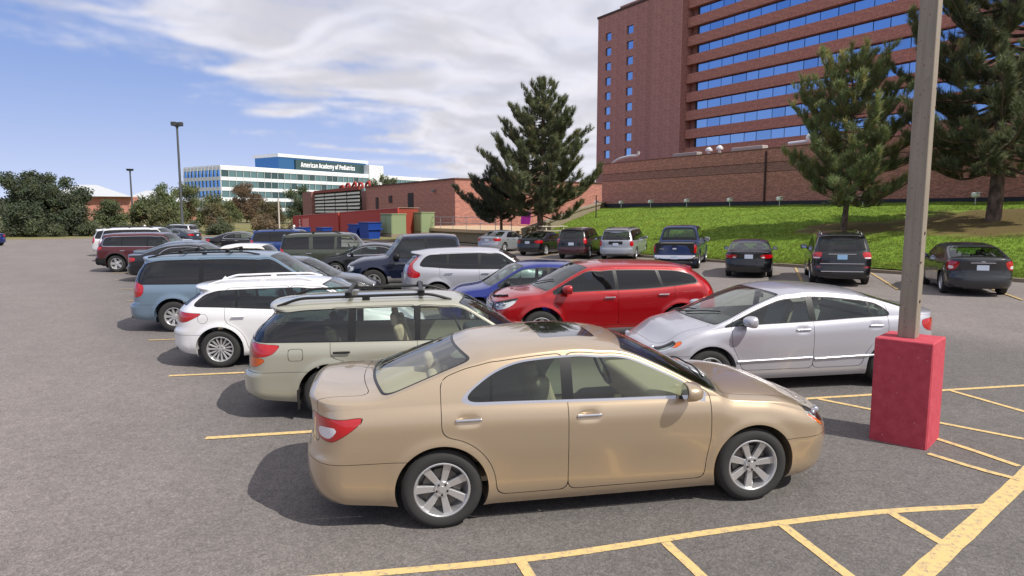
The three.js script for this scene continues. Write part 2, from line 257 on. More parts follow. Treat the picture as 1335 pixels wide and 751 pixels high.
{ // low plant building with a louvre screen
  const t = thing('brick_plant_building', 'low brick service building with a louvred screen on its shaded side', 'building', [-6.85, 0.0, -80], TH);
  part('wall', boxUV(box(31, 6.6, 30, -15.5, 3.3, -15)), brickB, t);
  part('wall', boxUV(box(34, 6.4, 20, -47.6, 3.2, -13.5)), brickA, t);
  part('parapet', box(31.2, 0.18, 30.2, -15.5, 6.69, -15), std('#5c4038', 0.9), t);
  part('service_door', box(1.8, 2.6, 0.1, -13.2, 4.0, 0.04), std('#2b211f', 0.7), t); part('wall_vent', box(1.2, 1.0, 0.12, -20.5, 4.6, 0.05), std('#3a2b28', 0.7), t); part('wall_vent', box(1.0, 1.9, 0.12, -26, 4.0, 0.05), std('#3a2b28', 0.7), t);
  part('wall_lamp', merge([rbox(0.5, 0.3, 0.4, -5.4, 5.4, 0.3, 0.06), box(0.1, 0.1, 0.3, -5.4, 5.5, 0.1)]), std('#777', 0.5), t);
  // screen
  const s0 = -57, s1 = -31.2, cols = 4, rows = 9, cw = (s1 - s0) / cols, slat = std('#d2cfc0', 0.7), dk = std('#26221f', 0.9);
  part('screen_backing', box(s1 - s0, 6.3, 0.2, (s0 + s1) / 2, 3.5, 0.7), dk, t); part('screen_end', boxUV(box(6.5, 6.6, 3, s0 - 3.3, 3.3, 0)), brickBand, t); part('screen_cap', box(s1 - s0, 0.5, 0.5, (s0 + s1) / 2, 6.5, 0.8), std('#8a4234', 0.85), t);
  for (let c = 0; c < cols; c++) for (let r = 0; r < rows; r++) { const m = part('louvre_slat', box(cw - 0.5, 0.34, 0.06), slat, t); m.position.set(s0 + cw * (c + 0.5), 1.0 + r * 0.6, 0.92); m.rotation.x = -0.35; }
  for (let k = 0; k < 5; k++) part('roof_pipe', tube([[-50 + k * 3.4, 6.7, -2], [-50 + k * 3.4, 7.3 + 0.3 * (k % 2), -2], [-48.4 + k * 3.4, 7.4 + 0.2 * (k % 3), -2], [-48.4 + k * 3.4, 6.7, -2]], 0.22, 6), std('#a5352c', 0.6), t);
  shadow(t);
}
// ---------- glass office far off ----------
{
  const rot = 0.97, t = thing('glass_office', 'five-storey white and glass office block with lettering on its roof storey', 'building', [-109, 0.6, -250], rot);
  const white = std('#d9dcdf', 0.55), gR = new THREE.MeshStandardMaterial({ color: new THREE.Color(0.16, 0.27, 0.27), metalness: 0.6, roughness: 0.12 }), gR2 = new THREE.MeshStandardMaterial({ color: new THREE.Color(0.07, 0.12, 0.12), metalness: 0.6, roughness: 0.1 }), gL = new THREE.MeshStandardMaterial({ color: new THREE.Color(0.16, 0.38, 0.72), metalness: 0.9, roughness: 0.08 }), gL2 = new THREE.MeshStandardMaterial({ color: new THREE.Color(0.08, 0.22, 0.42), metalness: 0.9, roughness: 0.1 });
  const len = 124, dep = 25, fh = 3.86, core = std('#8f908c', 0.8);
  part('core', box(len - 0.6, 19, dep - 0.6, len / 2, 9.5, -dep / 2), core, t);
  const pw1 = 3.1, nR = Math.floor(len / pw1), r = rng(77);
  for (let k = 0; k < 5; k++) {
    const y = k * fh; part('spandrel', box(len + 0.3, 1.35, 0.35, len / 2, y + fh - 0.67, 0.02), white, t); part('spandrel', box(0.35, 1.35, dep, -0.02, y + fh - 0.67, -dep / 2), white, t);
    for (let i = 0; i < nR; i++) part('window_pane', box(pw1 - 0.2, fh - 1.35, 0.12, (i + 0.5) * pw1, y + (fh - 1.35) / 2, -0.12), r() < 0.62 ? gR : gR2, t);
    for (let i = 0; i < 10; i++) part('window_pane', box(0.12, fh - 1.35, dep / 10 - 0.2, 0.12, y + (fh - 1.35) / 2, -(i + 0.5) * dep / 10), k < 2 ? gL2 : gL, t);
  }
  for (let i = 0; i <= nR * 1; i++) part('mullion', box(0.14, 19.3, 0.3, i * pw1, 9.65, 0.14), std('#b9c0c4', 0.5), t);
  for (let i = 0; i <= 10; i++) part('mullion', box(0.3, 19.3, 0.16, -0.16, 9.65, -i * dep / 10), std('#b9c0c4', 0.5), t);
  // roof storey and lettering
  part('roof_storey', box(48, 5.6, 16, 52, 22.1, -11.2), gL2, t); part('roof_storey_cap', box(49.5, 1.3, 17, 52, 25.4, -11), white, t); part('sign_band', box(38, 4.0, 0.4, 55, 22.1, -2.9), gR2, t);
  part('stair_tower', box(9, 24, 6, 79, 12, -2.4), white, t); part('roof_slab', box(len, 0.4, dep, len / 2, 19.5, -dep / 2), white, t);
  const font = await new FontLoader().loadAsync('fonts/droid/droid_sans_bold.typeface.json');
  const tg = new TextGeometry('American Academy of Pediatrics', { font, size: 2.0, depth: 0.15, curveSegments: 3 }); tg.computeBoundingBox(); const w = tg.boundingBox.max.x; tg.scale(30 / w, 1, 1);
  part('sign_lettering', tg, std('#eef0f2', 0.5), t).position.set(38.5, 21.2, -2.65);
  shadow(t);
}
{ // pale shed roofs far left
  for (const [x, d, w, h, lab] of [[-108, 170, 22, 9.2, 'low pale metal roof showing over the trees beside the dark pines'], [-96, 178, 20, 8.0, 'small pale roof over a brick wall left of the glass office']]) { const t = thing('low_hall', lab, 'building', [x, 0.4, -d], 0.5); part('wall', boxUV(box(w, h - 3, 12, 0, (h - 3) / 2, 0)), brickB, t); const g = new THREE.CylinderGeometry(w * 0.12, w * 0.62, 3, 4).rotateY(Math.PI / 4).scale(1, 1, 0.8).translate(0, h - 1.5, 0); part('roof', g, std('#aeb2b6', 0.7), t); shadow(t); }
}
// ---------- yard in front of the plant building ----------
const corr = (L, H, n, depth) => { const pts = [], g = []; const sh = new THREE.Shape(); const st = L / n; sh.moveTo(0, 0); for (let i = 0; i < n; i++) { const x = i * st; sh.lineTo(x + st * 0.1, depth); sh.lineTo(x + st * 0.5, depth); sh.lineTo(x + st * 0.6, 0); sh.lineTo(x + st, 0); } sh.lineTo(L, -0.05); sh.lineTo(0, -0.05); return new THREE.ExtrudeGeometry(sh, { depth: H, bevelEnabled: false }).rotateX(-Math.PI / 2); };
{
  const red = std('#a43a2c', 0.6), redD = std('#86301f', 0.65), grey = std('#8b8e8c', 0.7);
  const mk = (x, d, y, turn, tilt, lab, doors) => {
    const t = thing('shipping_container', lab, 'container', [x, y, -d], turn, 'red shipping containers in line'); t.rotation.z = tilt; const L = 12.19, H = 2.59;
    part('side_wall', corr(L - 0.3, H - 0.3, 40, 0.05).translate(0.15, 0.17, 0.0), red, t);
    part('shell', box(L - 0.2, H - 0.1, 2.2, L / 2, H / 2, -1.22), redD, t);
    for (const [w, h, dd, X, Y, Z] of [[L, 0.16, 0.14, L / 2, 0.08, 0], [L, 0.12, 0.14, L / 2, H - 0.06, 0]]) part('rail', box(w, h, dd, X, Y, Z), red, t);
    for (const X of [0.08, L - 0.08]) part('corner_post', box(0.16, H - 0.24, 0.16, X, H / 2, 0), red, t);
    part('roof', box(L, 0.03, 2.44, L / 2, H + 0.02, -1.2), std('#b9a596', 0.7), t);
    if (doors) { part('end_door', box(0.08, H - 0.2, 1.1, -0.05, H / 2, -0.6), grey, t); part('end_door', box(0.08, H - 0.2, 1.1, -0.05, H / 2, -1.78), grey, t); }
    return shadow(t);
  };
  const dx = 17.0, dd = -19.3, an = Math.atan2(-19.3, 17.0);
  const ux = Math.cos(an), ud = Math.sin(an), s = [-27.3, 83];
  const c1 = mk(s[0], s[1], -0.38, an, 0.035, 'red shipping container with white lettering and grey end doors', true);
  mk(s[0] + ux * 12.5, s[1] + ud * 12.5, 0.08, an, 0.035, 'red shipping container behind the blue bins and green cabinets', false);
  const font = await new FontLoader().loadAsync('fonts/droid/droid_sans_bold.typeface.json'); const wm = std('#e9e4e0', 0.6), pk = std('#c9766c', 0.6);
  ['C', 'A', 'I'].forEach((ch, i) => { const g = new TextGeometry(ch, { font, size: 0.52, depth: 0.02, curveSegments: 4 }); part('lettering', g, wm, c1).position.set(1.75, 1.62 - i * 0.66, 0.075); });
  part('faded_panel', box(1.9, 1.8, 0.02, 3.7, 1.3, 0.085), pk, c1);
}
{
  const green = std('#7d8b67', 0.6), dk = std('#5c6650', 0.7), tan = std('#a38f78', 0.8);
  const cab = (x, d, w, h, y, lab) => { const t = thing('utility_cabinet', lab, 'cabinet', [x, y, -d], -0.9, 'green utility cabinets'); part('cabinet_body', rbox(w, h, 1.5, 0, h / 2, 0, 0.04), green, t); part('cabinet_lid', rbox(w + 0.1, 0.1, 1.6, 0, h + 0.03, 0, 0.03), green, t); for (const q of [-0.25, 0.25]) part('cabinet_door', rbox(w * 0.46, h * 0.86, 0.05, q * w, h * 0.48, 0.77, 0.02), std('#8b9974', 0.55), t); part('plinth', box(w + 0.3, 0.3, 1.8, 0, -0.1, 0), concrete, t); return shadow(t); };
  cab(-11.2, 62.6, 2.2, 1.85, 0.62, 'green utility cabinet in front of the red container'); cab(-8.9, 66, 2.1, 1.9, 0.72, 'green utility cabinet against the brick service building');
  const bin = (x, d, y, k, lab) => { const t = thing('waste_bin', lab, 'bin', [x, y, -d], -0.7, 'blue waste bins'); const g = new THREE.CylinderGeometry(0.85 * k, 0.7 * k, 1.15 * k, 4).rotateY(Math.PI / 4).translate(0, 0.6 * k, 0); g.computeVertexNormals(); const b = std('#123a86', 0.5); part('bin_body', plain(g), b, t); t.children[0].geometry.computeVertexNormals(); part('bin_lid', rbox(1.3 * k, 0.1, 1.3 * k, 0, 1.22 * k, 0, 0.03), std('#0e2c68', 0.5), t); for (const s of [-1, 1]) part('lift_pocket', box(0.16, 0.14, 1.36 * k, s * 0.62 * k, 0.75 * k, 0), b, t); return shadow(t); };
  bin(-13.2, 61.5, 0.2, 1.25, 'large blue waste bin beside the green cabinet'); bin(-18.6, 65.5, 0.0, 0.95, 'blue waste bin by the red container, smaller than its neighbour'); bin(-21.5, 68, -0.05, 0.95, 'blue waste bin by the red container, smaller than its neighbour'); bin(-14.6, 62.8, 0.18, 1.1, 'blue waste bin half behind the large one');
  // dock: pale slab with a dark face, painted edge, railing
  const t = thing('loading_dock', 'pale concrete loading dock below the brick service building', 'dock', [-3.2, 0, -58], TH + 0.05);
  part('dock_slab', boxUV(box(22, 0.28, 12, -6.5, 1.0, -6.2)), std('#b39a7c', 0.9), t); part('dock_face', box(16, 0.95, 11.6, -3.6, 0.42, -6.3), concrete, t); part('dock_edge', box(9, 0.16, 0.5, -14, 0.5, 0.4), std('#b98f2e', 0.7), t); shadow(t);
  const rail = thing('railing', 'thin grey pipe railing along the dock edge', 'railing', [-3.2, 1.14, -58], TH + 0.05); const steel = std('#9a9ca0', 0.45, { metalness: 0.5 });
  for (let k = 0; k < 8; k++) part('post', new THREE.CylinderGeometry(0.03, 0.03, 1.1, 6).translate(-12 + k * 2.4, 0.55, -0.5), steel, rail); for (const y of [0.55, 1.08]) part('rail', new THREE.CylinderGeometry(0.03, 0.03, 17, 6).rotateZ(Math.PI / 2).translate(-3.6, y, -0.5), steel, rail); shadow(rail);
  const tarp = thing('magenta_banner', 'magenta banner hanging on the dock railing under the pine', 'banner', [1.3, 1.25, -62.5], TH); const bg = new THREE.PlaneGeometry(1.5, 1.2, 10, 8); { const p = bg.attributes.position; for (let i = 0; i < p.count; i++) p.setZ(i, 0.08 * Math.sin(p.getX(i) * 5 + p.getY(i) * 2)); bg.computeVertexNormals(); } part('cloth', bg.translate(0, 0.9, 0), std('#a3189a', 0.8, { side: THREE.DoubleSide }), tarp); part('cloth_rail', new THREE.CylinderGeometry(0.03, 0.03, 1.6, 6).rotateZ(Math.PI / 2).translate(0, 1.52, 0), steel, tarp); shadow(tarp);
}
{ // sloping cheek wall at the end of the lawn
  const pts = [[10.1, 73.3, 3.75], [6.3, 63.5, 2.95], [2.9, 54.3, 1.95], [0.9, 50.6, 1.35]]; const t = thing('cheek_wall', 'pale concrete coping sloping down the end of the lawn', 'wall', [0, 0, 0]);
  for (let i = 0; i < 3; i++) { const [x0, d0, y0] = pts[i], [x1, d1, y1] = pts[i + 1], l = Math.hypot(x1 - x0, d1 - d0, y1 - y0); for (const [nm, w, h, off, mt] of [['coping_stone', 0.55, 0.16, 0, concrete], ['wall_panel', 0.35, 1.6, -0.9, concrete]]) { const m = part(nm, box(l - 0.02, h, w), mt, t); m.position.set((x0 + x1) / 2, (y0 + y1) / 2 + off, -(d0 + d1) / 2); const ex = new THREE.Vector3(x1 - x0, y1 - y0, -(d1 - d0)).normalize(), ez = new THREE.Vector3().crossVectors(ex, new THREE.Vector3(0, 1, 0)).normalize(), ey = new THREE.Vector3().crossVectors(ez, ex); m.quaternion.setFromRotationMatrix(new THREE.Matrix4().makeBasis(ex, ey, ez)); } } shadow(t);
}
{ // picnic table by the pine
  const t = thing('picnic_table', 'weathered pale picnic table under the tall pine', 'table', [2.9, 0.95, -46.5], 0.3); const wd = std('#b5ab9a', 0.85);
  for (let k = -2; k <= 2; k++) part('top_board', box(1.9, 0.04, 0.14, 0, 0.74, k * 0.15), wd, t); for (const z of [-0.7, 0.7]) for (const q of [-0.08, 0.08]) part('bench_board', box(1.9, 0.04, 0.14, 0, 0.44, z + q), wd, t);
  for (const x of [-0.65, 0.65]) { for (const s of [-1, 1]) { const m = part('leg', box(0.05, 0.95, 0.09), wd, t); m.position.set(x, 0.36, s * 0.42); m.rotation.x = s * 0.5 * -1; } part('brace', box(0.05, 0.09, 1.6, x, 0.38, 0), wd, t); } shadow(t);
}
{ // floodlights on the lawn
  const wm = std('#e2e2e2', 0.5), spots = [[785, -21.2], [822, -17.2], [863, -12.9], [915, -8.2], [970, -3.3], [1032, 1.6], [1320, 15.5], [1150, 8.4]]; const g0 = (() => { const g = new THREE.Group(); part('stake', new THREE.CylinderGeometry(0.03, 0.03, 0.6, 8).translate(0, 0.22, 0), std('#cfcfcf', 0.5), g); part('lamp_housing', merge([rbox(0.46, 0.28, 0.34, 0, 0.62, 0, 0.08), box(0.48, 0.03, 0.16, 0, 0.77, 0.18)]), wm, g); part('lamp_glass', box(0.38, 0.2, 0.01, 0, 0.62, -0.176), std('#e6e8ea', 0.2), g); part('bracket', box(0.5, 0.08, 0.05, 0, 0.5, 0), wm, g); return g; })();
  spots.forEach(([, u], i) => { const s = Math.sin(0.56), c = Math.cos(0.56), x = 21.55 + u * s - c * 1.3, d = 55 - u * c - s * 1.3; const g = g0.clone(); g.name = numbered('floodlight'); g.position.set(x, lawnY(along(x, d), past(x, d)) - 0.02, -d); g.rotation.y = 0.55; g.userData = { label: 'white floodlight on a short stake on the lawn facing the brick wall', category: 'light', group: 'floodlights along the brick wall' }; scene.add(shadow(g)); });
  const sp = thing('sign_post', 'thin dark post standing in the lawn by the cheek wall', 'post', [7.6, lawnY(along(7.6, 60), past(7.6, 60)) - 0.05, -60]); part('pole', new THREE.CylinderGeometry(0.05, 0.05, 2.0, 8).translate(0, 1, 0), std('#2a1f1a', 0.8), sp); part('post_cap', new THREE.SphereGeometry(0.06, 8, 6).translate(0, 2.02, 0), std('#2a1f1a', 0.8), sp); shadow(sp);
}
// ---------- lamp standard on its red base ----------
{
  const bx = 4.53, bd = 7.38, t = thing('concrete_block', 'red painted concrete block with chipped edges under the lamp post', 'concrete block', [bx, lot(bx, bd) - 0.01, -bd], 0.80);
  const redTex = tex(512, (u, v) => { const n = fbm(u * 6, v * 6, 5), f = fbm(u * 40, v * 40, 3), chip = sstep(0.62, 0.7, fbm(u * 9 + 30, v * 9, 5) + 0.12 * f); return [lerp(176 + 12 * n + 8 * f, 190, chip), lerp(62 + 12 * n + 6 * f, 150, chip), lerp(76 + 10 * n + 6 * f, 140, chip)]; });
  const g = new RoundedBoxGeometry(0.58, 1.22, 0.58, 4, 0.018); { const p = g.attributes.position; for (let i = 0; i < p.count; i++) { const x = p.getX(i), y = p.getY(i), z = p.getZ(i), k = Math.abs(x) > 0.28 && Math.abs(z) > 0.28 ? 0.006 : 0.002; p.setXYZ(i, x + k * noise3(x * 9, y * 14, z * 9), y + 0.003 * noise3(x * 6 + 9, y * 6, z * 6), z + k * noise3(x * 9, y * 14 + 7, z * 9)); } g.computeVertexNormals(); }
  part('plinth', boxUV(g.translate(0, 0.59, 0), 0.9), new THREE.MeshStandardMaterial({ map: redTex, roughness: 0.78, bumpMap: redTex, bumpScale: 0.002 }), t); shadow(t);
  const y0 = lot(bx, bd) + 1.185, q = thing('lamp_post', 'square weathered steel lamp post with rust spots on the red base', 'lamp post', [bx - 0.03, y0, -bd], 0.80);
  const poleTex = tex(512, (u, v) => { const n = fbm(u * 8, v * 2, 5), r = sstep(0.50, 0.62, fbm(u * 20 + 7, v * 34, 5)), k = 140 + 14 * n; return [lerp(k, 104, r), lerp(k * 0.93, 56, r), lerp(k * 0.83, 38, r)]; });
  const pm = new THREE.MeshStandardMaterial({ map: poleTex, roughness: 0.6, metalness: 0.15 }); poleTex.repeat.set(1.3, 0.35);
  part('pole', boxUV(rbox(0.18, 9.0, 0.18, 0, 4.5, 0, 0.012)), pm, q);
  const rust = std('#4a1f18', 0.9), hole = std('#2a211c', 0.9); for (const [y, sx, w, m] of [[0.42, -0.01, 0.018, hole], [1.18, 0.0, 0.018, hole], [0.86, -0.075, 0.012, rust], [3.86, 0.03, 0.03, rust], [3.76, 0.015, 0.016, rust], [3.70, -0.01, 0.016, rust], [2.55, 0.07, 0.012, rust], [2.75, 0.07, 0.01, rust]]) part('bolt_head', new THREE.CylinderGeometry(w, w, 0.008, 10).rotateX(Math.PI / 2).translate(sx, y, 0.0925), m, q);
  part('lamp_arm', box(1.0, 0.08, 0.08, 0.5, 8.9, 0), pm, q); part('lamp_head', rbox(0.7, 0.2, 0.4, 1.2, 8.92, 0, 0.05), std('#4a4642', 0.6), q); shadow(q);
}
// far lamp posts
{
  const mk = (x, d, y, h, lab, kind) => { const t = thing('lamp_post', lab, 'lamp post', [x, y, -d]); part('pole', new THREE.CylinderGeometry(0.11, 0.16, h, 8).translate(0, h / 2, 0), std('#4c4f52', 0.6), t); if (kind) { for (const [a, s] of [[0, 1], [2.1, 1], [4.2, 1]]) part('lamp_head', rbox(0.55, 0.45, 0.4, Math.cos(a) * 0.38, h + 0.1, Math.sin(a) * 0.38, 0.06), std('#3a3c3f', 0.6), t); part('lamp_bracket', new THREE.CylinderGeometry(0.2, 0.12, 0.4, 8).translate(0, h - 0.2, 0), std('#3a3c3f', 0.6), t); } else { part('lamp_head', new THREE.CylinderGeometry(0.55, 0.45, 0.3, 16).translate(0, h + 0.1, 0), std('#2a2c2f', 0.6), t); } return shadow(t); };
  mk(-37.8, 76, -0.35, 12.8, 'tall steel lamp post with clustered heads at the lot edge', 1); mk(-60, 105, 0.0, 9.2, 'lamp post with one round flat head above the shrubs', 0);
  const p = thing('utility_post', 'pale slender post in front of the red-brown tree', 'post', [-27.4, 0.0, -78]); part('pole', new THREE.CylinderGeometry(0.09, 0.1, 4.2, 8).translate(0, 2.1, 0), std('#b9b1a4', 0.8), p); part('post_cap', new THREE.CylinderGeometry(0.11, 0.11, 0.1, 8).translate(0, 4.22, 0), std('#b9b1a4', 0.8), p); shadow(p);
  for (const [x, d] of [[-45.5, 82], [-41.7, 81.5], [-26.5, 80.5]]) { const b = thing('bollard', 'white bollard standing in the grass at the lot edge', 'bollard', [x, 0.0 - 0.3, -d], 0, 'white bollards at the lot edge'); part('bollard_body', new THREE.CylinderGeometry(0.16, 0.16, 1.3, 10).translate(0, 0.65, 0), std('#d6d4cf', 0.7), b); part('bollard_cap', new THREE.SphereGeometry(0.16, 10, 6).translate(0, 1.3, 0), std('#d6d4cf', 0.7), b); shadow(b); }
  const o = thing('concrete_block', 'red painted foot of the tall far lamp post', 'concrete block', [-37.8, -0.36, -76]); part('plinth', rbox(0.8, 1.1, 0.8, 0, 0.55, 0, 0.03), std('#b5453f', 0.8), o); shadow(o);
}
// ---------- trees ----------
const barkTex = tex(256, (u, v) => { const n = fbm(u * 20, v * 4, 5), k = 92 + 46 * n; return [k, k * 0.84, k * 0.72]; });
const bark = new THREE.MeshStandardMaterial({ map: barkTex, roughness: 0.95 });
function limb(pts, r0, r1, seg = 7) { const c = new THREE.CatmullRomCurve3(pts), n = Math.max(4, pts.length * 3), g = new THREE.TubeGeometry(c, n, 1, seg), p = g.attributes.position; for (let i = 0; i <= n; i++) { const q = c.getPoint(i / n), r = lerp(r0, r1, i / n); for (let j = 0; j <= seg; j++) { const k = i * (seg + 1) + j; p.setXYZ(k, q.x + (p.getX(k) - q.x) * r, q.y + (p.getY(k) - q.y) * r, q.z + (p.getZ(k) - q.z) * r); } } g.computeVertexNormals(); return g; }
function tuftGeo(n, len, wid, spread, seed) {       // a spray of needles along +y
  const r = rng(seed), pos = []; for (let i = 0; i < n; i++) { const t = r(), a = r() * 6.283, e = spread * (0.35 + 0.65 * r()), b = new THREE.Vector3(0, len * 0.9 * t, 0), d = new THREE.Vector3(Math.cos(a) * Math.sin(e), Math.cos(e), Math.sin(a) * Math.sin(e)), s = new THREE.Vector3(-Math.sin(a), 0, Math.cos(a)).multiplyScalar(wid * (0.6 + 0.8 * r())), tip = b.clone().addScaledVector(d, len * (0.5 + 0.5 * r())); const p = b.clone().sub(s), q = b.clone().add(s); pos.push(p.x, p.y, p.z, q.x, q.y, q.z, tip.x, tip.y, tip.z); }
  const g = new THREE.BufferGeometry(); g.setAttribute('position', new THREE.Float32BufferAttribute(pos, 3)); g.computeVertexNormals(); return g;
}
const needleMat = new THREE.MeshPhysicalMaterial({ roughness: 0.95, side: THREE.DoubleSide, transmission: 0.35, thickness: 0 }), leafMat = new THREE.MeshPhysicalMaterial({ roughness: 0.95, side: THREE.DoubleSide, transmission: 0.4, thickness: 0 });
const tufts = [tuftGeo(56, 0.32, 0.011, 1.25, 1), tuftGeo(56, 0.28, 0.012, 1.35, 2)];
const UPV = new THREE.Vector3(0, 1, 0);
function pine(o) {
  const r = rng(o.seed), t = thing('pine_tree', o.label, 'tree', [o.x, o.y, -o.d], 0, o.group), H = o.h, wood = [], T = [];
  const lean = (o.lean || 0), axis = y => new THREE.Vector3(lean * y / H + 0.10 * Math.sin(y * 0.5 + o.seed), y, 0.10 * Math.cos(y * 0.4 + o.seed));
  const tp = []; for (let i = 0; i <= 10; i++) tp.push(axis(-0.15 + (H + 0.0) * i / 10)); wood.push(limb(tp, o.tr, 0.03, 9));
  const nb = o.nb;
  for (let k = 0; k < nb; k++) {
    const f = o.y0 + (1 - o.y0) * Math.pow((k + 0.6 * r()) / nb, o.pw || 0.9), y = H * f; if (y > H - 0.25) continue;
    const az = k * 2.399 + (r() - 0.5) * 1.0, R = o.prof((f - o.y0) / (1 - o.y0)) * (0.50 + 0.62 * r()) * (o.side ? 1 + o.side * Math.cos(az - o.sideAz) : 1);
    const dir = new THREE.Vector3(Math.cos(az), 0, Math.sin(az)), base = axis(y), rise = o.rise * (0.05 + 1.5 * f * f) + (r() - 0.5) * 0.22; const pts = [];
    for (let i = 0; i <= 5; i++) { const s = i / 5; pts.push(base.clone().addScaledVector(dir, R * s).add(new THREE.Vector3((r() - 0.5) * 0.12 * R * s, R * (rise * s - 0.16 * Math.sin(s * 3.1) + 0.22 * s * s * s), (r() - 0.5) * 0.12 * R * s))); }
    wood.push(limb(pts, 0.014 + 0.014 * R * (o.tr / 0.25), 0.008, 5)); const c = new THREE.CatmullRomCurve3(pts);
    const ns = Math.max(3, Math.round(R * o.sub));
    for (let i = 0; i < ns; i++) {
      const s = lerp(o.inner, 1, Math.pow((i + r()) / ns, 0.75)), q = c.getPoint(Math.min(1, s)), tg = c.getTangent(Math.min(1, s)); const sa = (r() < 0.5 ? -1 : 1) * (0.5 + 0.7 * r()), sl = s > 0.93 ? 0.2 : (0.25 + 0.42 * r()) * Math.min(1.4, R * 0.6) * (1.25 - 0.6 * s);
      const sd = tg.clone().applyAxisAngle(UPV, s > 0.93 ? 0 : sa).add(new THREE.Vector3(0, 0.18 + 0.3 * r(), 0)).normalize(); const e = q.clone().addScaledVector(sd, sl); if (sl > 0.3) wood.push(limb([q, e], 0.012, 0.006, 4));
      const nt = Math.max(2, Math.round(sl * o.den)); for (let j = 0; j < nt; j++) { const u = (j + 0.6 + 0.4 * r()) / nt, w = q.clone().lerp(e, u); const dd = sd.clone().add(new THREE.Vector3((r() - 0.5) * 1.3, 0.35 + 0.6 * r(), (r() - 0.5) * 1.3)).normalize(); T.push([w.add(new THREE.Vector3((r() - 0.5) * 0.2, (r() - 0.5) * 0.14, (r() - 0.5) * 0.2)), dd, (0.75 + 0.6 * r()) * o.ts, f]); }
    }
  }
  for (let k = 0; k < 14; k++) { const w = axis(H - 0.9 * r()); T.push([w, new THREE.Vector3((r() - 0.5) * 0.9, 1, (r() - 0.5) * 0.9).normalize(), o.ts, 1]); }
  const trunk = part('trunk', merge(wood), bark, t);
  const m4 = new THREE.Matrix4(), q4 = new THREE.Quaternion(), c = new THREE.Color(); 
  const crown = new THREE.InstancedMesh(o.leafy ? leafGeos[0] : tufts[0], needleMat, T.length); crown.name = 'crown'; crown.userData.kind = 'stuff';
  T.forEach(([p, d, s], i) => { q4.setFromUnitVectors(UPV, d); m4.compose(p, q4, new THREE.Vector3(s, s, s)); crown.setMatrixAt(i, m4); const k = 0.7 + 0.6 * r(), y = r() < (o.yel || 0.1) ? 1.5 : 1; crown.setColorAt(i, c.setRGB(o.col[0] * k * y, o.col[1] * k * (0.8 + 0.2 * y), o.col[2] * k)); });
  crown.castShadow = crown.receiveShadow = true; t.add(crown); shadow(t); return t;
}
function leafGeo(n, R, len, seed) { const r = rng(seed), pos = []; for (let i = 0; i < n; i++) { const c = new THREE.Vector3(r() - 0.5, r() - 0.5, r() - 0.5).normalize().multiplyScalar(R * Math.cbrt(r())), u = new THREE.Vector3(r() - 0.5, r() - 0.5, r() - 0.5).normalize(), w = new THREE.Vector3(r() - 0.5, r() - 0.5, r() - 0.5).cross(u).normalize(), l = len * (0.7 + 0.6 * r()), a = c.clone().addScaledVector(u, -l), b = c.clone().addScaledVector(u, l), e = c.clone().addScaledVector(w, l * 0.5), f = c.clone().addScaledVector(w, -l * 0.5); for (const p of [a, e, b, a, b, f]) pos.push(p.x, p.y, p.z); } const g = new THREE.BufferGeometry(); g.setAttribute('position', new THREE.Float32BufferAttribute(pos, 3)); g.computeVertexNormals(); return g; }
const leafGeos = [leafGeo(26, 0.42, 0.10, 3), leafGeo(26, 0.5, 0.13, 4)];
function broadleaf(o) {                              // crown of leaf clumps gathered on boughs
  const r = rng(o.seed), t = thing(o.name || 'broadleaf_tree', o.label, o.cat || 'tree', [o.x, o.y, -o.d], 0, o.group), wood = [], T = [], H = o.h;
  const lobes = []; for (let k = 0; k < o.lobes; k++) { const a = r() * 6.283, e = r(), rr = Math.sqrt(r()) * o.r * 0.72; lobes.push([new THREE.Vector3(Math.cos(a) * rr, H * lerp(o.base + 0.12, 0.84, e) , Math.sin(a) * rr), o.r * (0.30 + 0.24 * r()) * (1.15 - 0.45 * e)]); }
  lobes.push([new THREE.Vector3(0, H * 0.86, 0), o.r * 0.36]);
  if (o.tr) { wood.push(limb([new THREE.Vector3(0, -0.2, 0), new THREE.Vector3(0.05, H * 0.3, 0), new THREE.Vector3(0, H * 0.7, 0.05)], o.tr, o.tr * 0.35, 8)); }
  for (const [c, R] of lobes) { wood.push(limb([new THREE.Vector3(0, Math.min(c.y * 0.55, H * 0.4), 0), c.clone().multiplyScalar(0.5).setY(c.y * 0.75), c], 0.03 + 0.02 * R, 0.012, 5)); const n = Math.round(o.den * R * R); for (let i = 0; i < n; i++) { const v = new THREE.Vector3(r() - 0.5, r() - 0.5, r() - 0.5).normalize().multiplyScalar(R * Math.pow(r(), 0.35) * (0.75 + 0.35 * r())); v.y *= 0.85; T.push(c.clone().add(v)); } }
  part('trunk', merge(wood), bark, t);
  const crown = new THREE.InstancedMesh(leafGeos[1], leafMat, T.length), m4 = new THREE.Matrix4(), q4 = new THREE.Quaternion(), c = new THREE.Color(); crown.name = 'crown'; crown.userData.kind = 'stuff';
  T.forEach((p, i) => { q4.setFromEuler(new THREE.Euler(r() * 6, r() * 6, r() * 6)); const s = o.ls * (0.7 + 0.6 * r()); if (p.y < 0.12 * s) p.y = 0.12 * s; m4.compose(p, q4, new THREE.Vector3(s, s, s)); crown.setMatrixAt(i, m4); const k = 0.65 + 0.7 * r(), mx = o.col2 && r() < 0.35 ? o.col2 : o.col; crown.setColorAt(i, c.setRGB(mx[0] * k, mx[1] * k, mx[2] * k)); });
  t.add(crown); shadow(t); return t;
}
pine({ x: 2.2, d: 50, y: 0.95, h: 11.3, tr: 0.26, y0: 0.13, nb: 118, prof: f => 5.9 * (1 - f) * (0.55 + 0.45 * sstep(0, 0.3, f)) + 0.35, rise: 0.34, sub: 4.4, inner: 0.25, den: 8.5, ts: 1.12, col: [0.12, 0.145, 0.052], yel: 0.15, seed: 41, label: 'tall broad pine behind the black sedan in the lawn row' });
